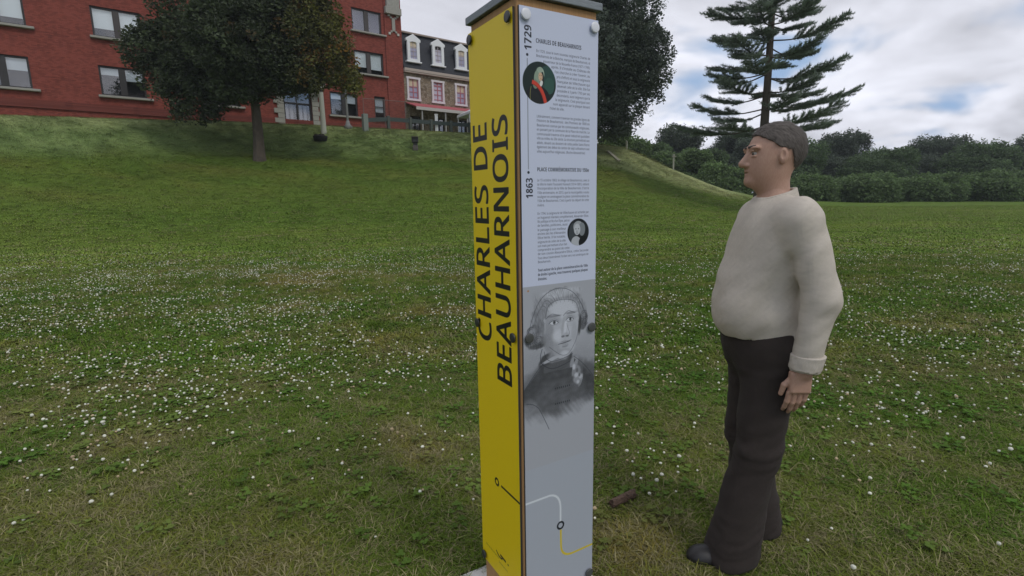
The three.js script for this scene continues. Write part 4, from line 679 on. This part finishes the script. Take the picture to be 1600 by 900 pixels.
{
  // broken piece of branch with bark lying on the grass
  const g = new THREE.CylinderGeometry(0.02, 0.022, 0.155, 18, 14), p = g.attributes.position;
  for (let i = 0; i < p.count; i++) { const x = p.getX(i), y = p.getY(i), z = p.getZ(i), a = Math.atan2(z, x), k = 1 + 0.22 * noise(a * 1.6, y * 26, 1.2) + 0.12 * noise(a * 6, y * 90, 4.1), e = Math.abs(y) > 0.076 ? 0.014 * noise(a * 2, 7.7, y) : 0; p.setXYZ(i, x * k, y + e + 0, z * k * 0.85); }
  const gg = g.rotateZ(Math.PI / 2); gg.computeVertexNormals();
  const l = thing('wood_chunk', 'short broken piece of brown branch lying on the grass', 'wood piece', [0.525, 0.045, -2.285], 0.6);
  const lt = noiseTex(256, (u, v) => { const s = 0.7 + 0.9 * tileNoise(u, v, 12, 2.9, 4); return [s, s * 0.94, s * 0.9]; }, false, 1, 1);
  part('bark', gg, mat([0.13, 0.085, 0.062], 0.95, { map: lt, bumpMap: lt, bumpScale: 0.004 }), l);
  part('knot', new THREE.CylinderGeometry(0.006, 0.009, 0.018, 9).rotateX(0.6).translate(0.02, 0.018, 0.006), mat([0.10, 0.066, 0.048], 0.95), l);
}

// ---------------------------------------------------------------- the person at the right
const sminK = (a, b, k) => { const h = clamp(0.5 + 0.5 * (b - a) / k); return lerp(b, a, h) - k * h * (1 - h); };
function cap3(p, a, b, ra, rb) { const bx = b[0] - a[0], by = b[1] - a[1], bz = b[2] - a[2], px = p[0] - a[0], py = p[1] - a[1], pz = p[2] - a[2], t = clamp((px * bx + py * by + pz * bz) / (bx * bx + by * by + bz * bz)); return Math.hypot(px - bx * t, py - by * t, pz - bz * t) - lerp(ra, rb, t); }
function ell(p, c, r) { const x = (p[0] - c[0]) / r[0], y = (p[1] - c[1]) / r[1], z = (p[2] - c[2]) / r[2], k = Math.hypot(x, y, z), g = Math.hypot(x / r[0], y / r[1], z / r[2]); return g > 1e-9 ? k * (k - 1) / g : -Math.min(...r); }
function meshOf(f, c, half, res) {
  const mc = new MarchingCubes(res, new THREE.MeshStandardMaterial(), false, false, 400000); mc.isolation = 0; const hs = res / 2;
  for (let k = 0; k < res; k++) for (let j = 0; j < res; j++) for (let i = 0; i < res; i++) mc.field[i + j * res + k * res * res] = -f([c[0] + (i - hs) / hs * half, c[1] + (j - hs) / hs * half, c[2] + (k - hs) / hs * half]);
  mc.update();
  const n = mc.count, pos = new Float32Array(n * 3); for (let i = 0; i < n * 3; i++) pos[i] = mc.positionArray[i] * half + c[i % 3];
  let g = new THREE.BufferGeometry(); g.setAttribute('position', new THREE.BufferAttribute(pos, 3)); g = mergeVertices(g, half / res * 0.02); g.computeVertexNormals();
  const P = g.attributes.position, N = g.attributes.normal; let s = 0; for (let i = 0; i < P.count; i += 7) { const q = [P.getX(i), P.getY(i), P.getZ(i)], e = 0.004; s += f([q[0] + N.getX(i) * e, q[1] + N.getY(i) * e, q[2] + N.getZ(i) * e]) > 0 ? 1 : -1; }
  { const u = new Float32Array(P.count * 2); for (let i = 0; i < P.count; i++) { u[2 * i] = Math.atan2(P.getX(i) - c[0], P.getZ(i) - c[2]) * 0.17; u[2 * i + 1] = P.getY(i); } g.setAttribute('uv', new THREE.BufferAttribute(u, 2)); }
  if (s < 0) { const I = g.index.array; for (let i = 0; i < I.length; i += 3) { const t = I[i + 1]; I[i + 1] = I[i + 2]; I[i + 2] = t; } g.computeVertexNormals(); }
  return g;
}
{
  // own axes: feet on the ground at the origin, facing +z, own left = +x (towards the camera once turned)
  const o = thing('person', 'person in a cream shirt and dark brown trousers standing at the right edge', 'person', [0.995, H(0.995, -1.99), -1.99], -1.62);
  const Lh = [0.095, 0.92, -0.01], Lk = [0.105, 0.49, 0.03], La = [0.11, 0.10, 0.085], Rh = [-0.095, 0.92, -0.01], Rk = [-0.1, 0.49, -0.02], Ra = [-0.105, 0.09, -0.10];
  const Ls = [0.19, 1.40, -0.03], Le = [0.245, 1.13, -0.10], Lw = [0.235, 0.885, -0.06], Rs = [-0.19, 1.40, -0.03], Re = [-0.245, 1.13, -0.10], Rw = [-0.235, 0.885, -0.06];
  const leg = (p, h, k, a, e = 0) => sminK(cap3(p, h, k, 0.085 + e, 0.058 + e), cap3(p, k, a, 0.058 + e, 0.042 + e), 0.03);
  const torso = (p, e = 0) => { let d = ell(p, [0, 0.96, -0.005], [0.17 + e, 0.15 + e, 0.125 + e]); d = sminK(d, ell(p, [0, 1.10, 0.03], [0.155 + e, 0.17 + e, 0.135 + e]), 0.08); d = sminK(d, ell(p, [0, 1.28, -0.005], [0.175 + e, 0.19 + e, 0.118 + e]), 0.08); return sminK(d, cap3(p, [-0.15, 1.41, -0.03], [0.15, 1.41, -0.03], 0.062 + e, 0.062 + e), 0.06); };
  const neck = (p) => cap3(p, [0, 1.40, -0.03], [0, 1.53, -0.005], 0.062, 0.055);
  const arm = (p, s, b, w, e = 0) => sminK(cap3(p, s, b, 0.055 + e, 0.043 + e), cap3(p, b, w, 0.043 + e, 0.029 + e), 0.02);
  const bodyF = (p) => { let d = sminK(torso(p), neck(p), 0.04); for (const q of [[Lh, Lk, La], [Rh, Rk, Ra]]) d = sminK(d, leg(p, ...q), 0.04); for (const q of [[Ls, Le, Lw], [Rs, Re, Rw]]) d = sminK(d, arm(p, ...q), 0.03); for (const a of [La, Ra]) d = sminK(d, cap3(p, [a[0], 0.045, a[2] - 0.03], [a[0], 0.03, a[2] + 0.15], 0.036, 0.026), 0.03); return d; };
  // head on a grid of its own
  const HC = [0, 1.62, 0.02];
  const headF = (p) => {
    let d = ell(p, [0, 1.655, -0.005], [0.076, 0.096, 0.096]); d = sminK(d, ell(p, [0, 1.585, 0.035], [0.058, 0.075, 0.062]), 0.04); d = sminK(d, cap3(p, [0, 1.50, -0.012], [0, 1.57, -0.005], 0.056, 0.056), 0.03);
    d = sminK(d, cap3(p, [0, 1.65, 0.088], [0, 1.612, 0.112], 0.009, 0.014), 0.014); d = sminK(d, ell(p, [0, 1.545, 0.082], [0.024, 0.018, 0.018]), 0.02);
    for (const s of [-1, 1]) { d = sminK(d, ell(p, [s * 0.032, 1.668, 0.082], [0.03, 0.009, 0.014]), 0.012); d = Math.max(d, -(ell(p, [s * 0.032, 1.648, 0.098], [0.017, 0.010, 0.012]))); d = sminK(d, ell(p, [s * 0.032, 1.6575, 0.0855], [0.0155, 0.0045, 0.010]), 0.003); d = sminK(d, ell(p, [s * 0.032, 1.6385, 0.083], [0.014, 0.004, 0.009]), 0.003); d = sminK(d, ell(p, [s * 0.077, 1.636, -0.004], [0.010, 0.030, 0.017]), 0.004); d = Math.max(d, -ell(p, [s * 0.089, 1.640, 0.001], [0.008, 0.019, 0.009])); d = sminK(d, ell(p, [s * 0.014, 1.606, 0.099], [0.01, 0.008, 0.01]), 0.006); }
    d = sminK(d, ell(p, [0, 1.585, 0.088], [0.024, 0.006, 0.012]), 0.004); d = sminK(d, ell(p, [0, 1.572, 0.086], [0.021, 0.007, 0.012]), 0.004); d = Math.max(d, -(ell(p, [0, 1.579, 0.102], [0.024, 0.0018, 0.012]))); return d;
  };
  const fingers = (s) => { const L = [], w = s > 0 ? Lw : Rw; for (let i = 0; i < 4; i++) { const z = w[2] + 0.036 - i * 0.020 + 0.01, len = [0.036, 0.041, 0.038, 0.03][i], y0 = w[1] - 0.095; const a = [w[0] - s * 0.004, y0, z], b = [w[0] - s * 0.010, y0 - len, z + 0.003], c2 = [w[0] - s * 0.026, y0 - len * 1.75, z + 0.002], e = [w[0] - s * 0.042, y0 - len * 2.2, z]; L.push([a, b, 0.0095, 0.0088], [b, c2, 0.0088, 0.008], [c2, e, 0.008, 0.0068]); } L.push([[w[0] - s * 0.006, w[1] - 0.035, w[2] + 0.03], [w[0] - s * 0.012, w[1] - 0.07, w[2] + 0.062], 0.013, 0.0105], [[w[0] - s * 0.012, w[1] - 0.07, w[2] + 0.062], [w[0] - s * 0.02, w[1] - 0.105, w[2] + 0.068], 0.0105, 0.0085]); return L; };
  const handF = (s) => { const w = s > 0 ? Lw : Rw, F = fingers(s); return (p) => { let d = cap3(p, [w[0], w[1] + 0.05, w[2] - 0.01], [w[0], w[1] - 0.02, w[2]], 0.03, 0.024); const x = (p[0] - w[0] + s * 0.003), y = p[1] - (w[1] - 0.055), z = p[2] - (w[2] + 0.012); const qx = Math.abs(x) - 0.006, qy = Math.abs(y) - 0.032, qz = Math.abs(z) - 0.028; d = sminK(d, Math.hypot(Math.max(qx, 0), Math.max(qy, 0), Math.max(qz, 0)) + Math.min(Math.max(qx, qy, qz), 0) - 0.010, 0.012); for (const [a, b, r0, r1] of F) d = sminK(d, cap3(p, a, b, r0, r1), 0.004); return d; }; };
  const weave = noiseTex(256, (u, v) => { const a = Math.sin(u * 2 * Math.PI * 42), b = Math.sin(v * 2 * Math.PI * 42), k = 0.86 + 0.10 * (a * b) + 0.16 * tileNoise(u, v, 5, 33.3, 4); return [k, k, k]; }, false, 14, 14);
  const twill = noiseTex(256, (u, v) => { const k = 0.85 + 0.16 * Math.sin((u + v) * 2 * Math.PI * 36) + 0.3 * tileNoise(u, v, 6, 35.1, 4); return [k, k, k]; }, false, 12, 12);
  const flesh = noiseTex(256, (u, v) => { const q = tileNoise(u, v, 9, 37.7, 4), e = tileNoise(u, v, 60, 38.2, 2); return [0.92 + 0.2 * q + 0.06 * e, 0.88 + 0.34 * q + 0.1 * e, 0.86 + 0.34 * q + 0.1 * e]; }, false, 9, 9);
  const skin = mat([0.46, 0.29, 0.215], 0.6, { map: flesh, bumpMap: flesh, bumpScale: 0.0012 }), shirtM = mat([0.60, 0.54, 0.46], 0.95, { map: weave, bumpMap: weave, bumpScale: 0.0012 }), trouserM = mat([0.036, 0.027, 0.023], 0.95, { map: twill, bumpMap: twill, bumpScale: 0.0012 }), shoeM = mat([0.012, 0.011, 0.011], 0.5), hairM = mat([0.085, 0.072, 0.063], 0.8);
  const parts = [meshOf(bodyF, [0, 0.78, 0], 0.84, 132), meshOf(headF, HC, 0.16, 92)];
  for (const s of [1, -1]) { const w = s > 0 ? Lw : Rw; parts.push(meshOf(handF(s), [w[0] - s * 0.01, w[1] - 0.07, w[2] + 0.01], 0.14, 86)); }
  part('body', mergeGeometries(parts), skin, o);
  const wr = (p) => 0.012 * noise(p[0] * 9, p[1] * 6 + p[2] * 7, p[2] * 8) + 0.005 * noise(p[0] * 14, p[1] * 17 + p[2] * 14, p[2] * 12);
  // loose shirt bulging over the waistband, long sleeves
  part('shirt', meshOf((p) => { let d = torso(p, 0.016); d = sminK(d, ell(p, [0, 1.05, 0.03], [0.175, 0.12, 0.158]), 0.05); d = Math.max(d, 0.955 + 0.02 * noise(p[0] * 9, 1, p[2] * 9) - p[1]); for (const q of [[Ls, Le, Lw], [Rs, Re, Rw]]) d = sminK(d, Math.max(arm(p, ...q, 0.016), 0.875 - p[1]), 0.03); d = sminK(d, cap3(p, [0, 1.44, -0.03], [0, 1.485, -0.018], 0.075, 0.07), 0.02); return Math.max(d, p[1] - 1.495 - 0.25 * -p[2]) + wr(p); }, [0, 1.2, 0], 0.38, 110), shirtM, o);
  for (const [e, w] of [[Le, Lw], [Re, Rw]]) { const k = (t) => [0, 1, 2].map((q) => lerp(e[q], w[q], t)); part('cuff', meshOf((p) => Math.max(cap3(p, k(0.72), k(1.0), 0.056, 0.053), p[1] - k(0.80)[1], k(1.02)[1] - p[1]) + 0.002 * noise(p[0] * 40, p[1] * 40, p[2] * 40), k(0.9), 0.12, 56), shirtM, o); }
  part('collar', meshOf((p) => { const c = [0, 1.475, -0.016], y = p[1] - c[1] + 0.30 * (p[2] + 0.016), q = Math.hypot(p[0] / 1.05, p[2] - c[2] + 0.0), w = Math.abs(q - (0.074 - 0.25 * y)) - 0.005, v = Math.abs(y) - 0.024; let d = Math.max(w, v); return Math.max(d, -(Math.max(Math.abs(p[0]) - 0.016 - 0.5 * Math.max(0, y), -p[2]))) - 0.002; }, [0, 1.475, -0.016], 0.12, 72), shirtM, o);
  for (const e of [-1, 1]) { const g = part('eye', new THREE.SphereGeometry(0.0112, 16, 12).translate(e * 0.032, 1.648, 0.0795), mat([0.36, 0.33, 0.30], 0.4), o); part('iris', new THREE.SphereGeometry(0.0066, 12, 10).translate(e * 0.0335, 1.6475, 0.0850), mat([0.03, 0.02, 0.014], 0.3), g); part('eyebrow', meshOf((p) => cap3(p, [e * 0.016, 1.672, 0.097], [e * 0.046, 1.676, 0.086], 0.0045, 0.003) + 0.001 * noise(p[0] * 300, p[1] * 300, p[2] * 300), [e * 0.031, 1.674, 0.09], 0.03, 32), hairM, o); }
  part('trousers', meshOf((p) => { let d = ell(p, [0, 0.93, -0.005], [0.182, 0.17, 0.145]); const w2 = (h, k, a) => sminK(cap3(p, h, k, 0.108, 0.08), cap3(p, k, [a[0], 0.05, a[2] + 0.02], 0.08, 0.104), 0.04); d = sminK(d, w2(Lh, Lk, La), 0.05); d = sminK(d, w2(Rh, Rk, Ra), 0.05); d = Math.max(d, 0.03 + 0.01 * noise(p[0] * 20, 2, p[2] * 20) - p[1], p[1] - 1.0); const fold = smooth(0.34, 0.12, p[1]) + Math.exp(-(((p[1] - 0.5) / 0.09) ** 2)) + 0.6 * Math.exp(-(((p[1] - 0.84) / 0.06) ** 2)); return d + wr(p) * 0.9 + fold * 0.008 * noise(p[0] * 8, p[1] * 34 + p[2] * 12 + p[0] * 10, p[2] * 8); }, [0, 0.52, 0], 0.54, 110), trouserM, o);
  for (const a of [La, Ra]) part('shoe', meshOf((p) => { let d = sminK(cap3(p, [a[0], 0.05, a[2] - 0.05], [a[0], 0.034, a[2] + 0.15], 0.046, 0.034), ell(p, [a[0], 0.03, a[2] + 0.13], [0.048, 0.034, 0.07]), 0.03); return Math.max(d, 0.004 - p[1], p[1] - 0.1); }, [a[0], 0.08, a[2] + 0.05], 0.2, 64), shoeM, o);
  part('hair', meshOf((p) => { let d = ell(p, [0, 1.668, -0.014], [0.083, 0.097, 0.104]); const line = p[2] > 0.0 ? 1.662 + 0.75 * p[2] : p[2] > -0.035 ? 1.662 : 1.662 - 3.2 * (-0.035 - p[2]); d = Math.max(d, Math.max(line, 1.548) - p[1]); return d + 0.005 * noise(p[0] * 70, p[1] * 26, p[2] * 40) + 0.003 * noise(p[0] * 160, p[1] * 60, p[2] * 120); }, [0, 1.66, -0.01], 0.15, 72), hairM, o);
  { // loose strands over the cropped hair
    const r = rngOf(205), L = [];
    while (L.length < 2600) {
      const d = V(r() - 0.5, r() - 0.35, r() - 0.5).normalize(), p = V(d.x * 0.083, 1.668 + d.y * 0.097, -0.014 + d.z * 0.104), line = p.z > 0 ? 1.664 + 0.75 * p.z : p.z > -0.035 ? 1.66 : 1.66 + 3.2 * (0.035 + p.z);
      if (p.y < Math.max(line, 1.545)) continue;
      const n = V(d.x / 0.083, d.y / 0.097, d.z / 0.104).normalize(), comb = V(d.x * 0.5 + (r() - 0.5) * 0.5, -0.75, -0.55 + (r() - 0.5) * 0.5), t = comb.addScaledVector(n, -comb.dot(n)).normalize(), len = 0.012 + 0.014 * r(), w = V().crossVectors(n, t).multiplyScalar(0.0007), a = p.clone().addScaledVector(n, 0.001), e = p.clone().addScaledVector(t, len).addScaledVector(n, 0.003 + 0.003 * r());
      const g = new THREE.BufferGeometry(); g.setAttribute('position', new THREE.Float32BufferAttribute([...a.clone().add(w).toArray(), ...a.clone().sub(w).toArray(), ...e.toArray()], 3)); g.setAttribute('normal', new THREE.Float32BufferAttribute([...n.toArray(), ...n.toArray(), ...n.toArray()], 3)); L.push(g);
    }
    const m = part('hair_strands', mergeGeometries(L), mat([0.15, 0.13, 0.115], 0.7, { side: THREE.DoubleSide }), o); m.userData.kind = 'stuff';
  }
}

renderer.render(scene, camera);
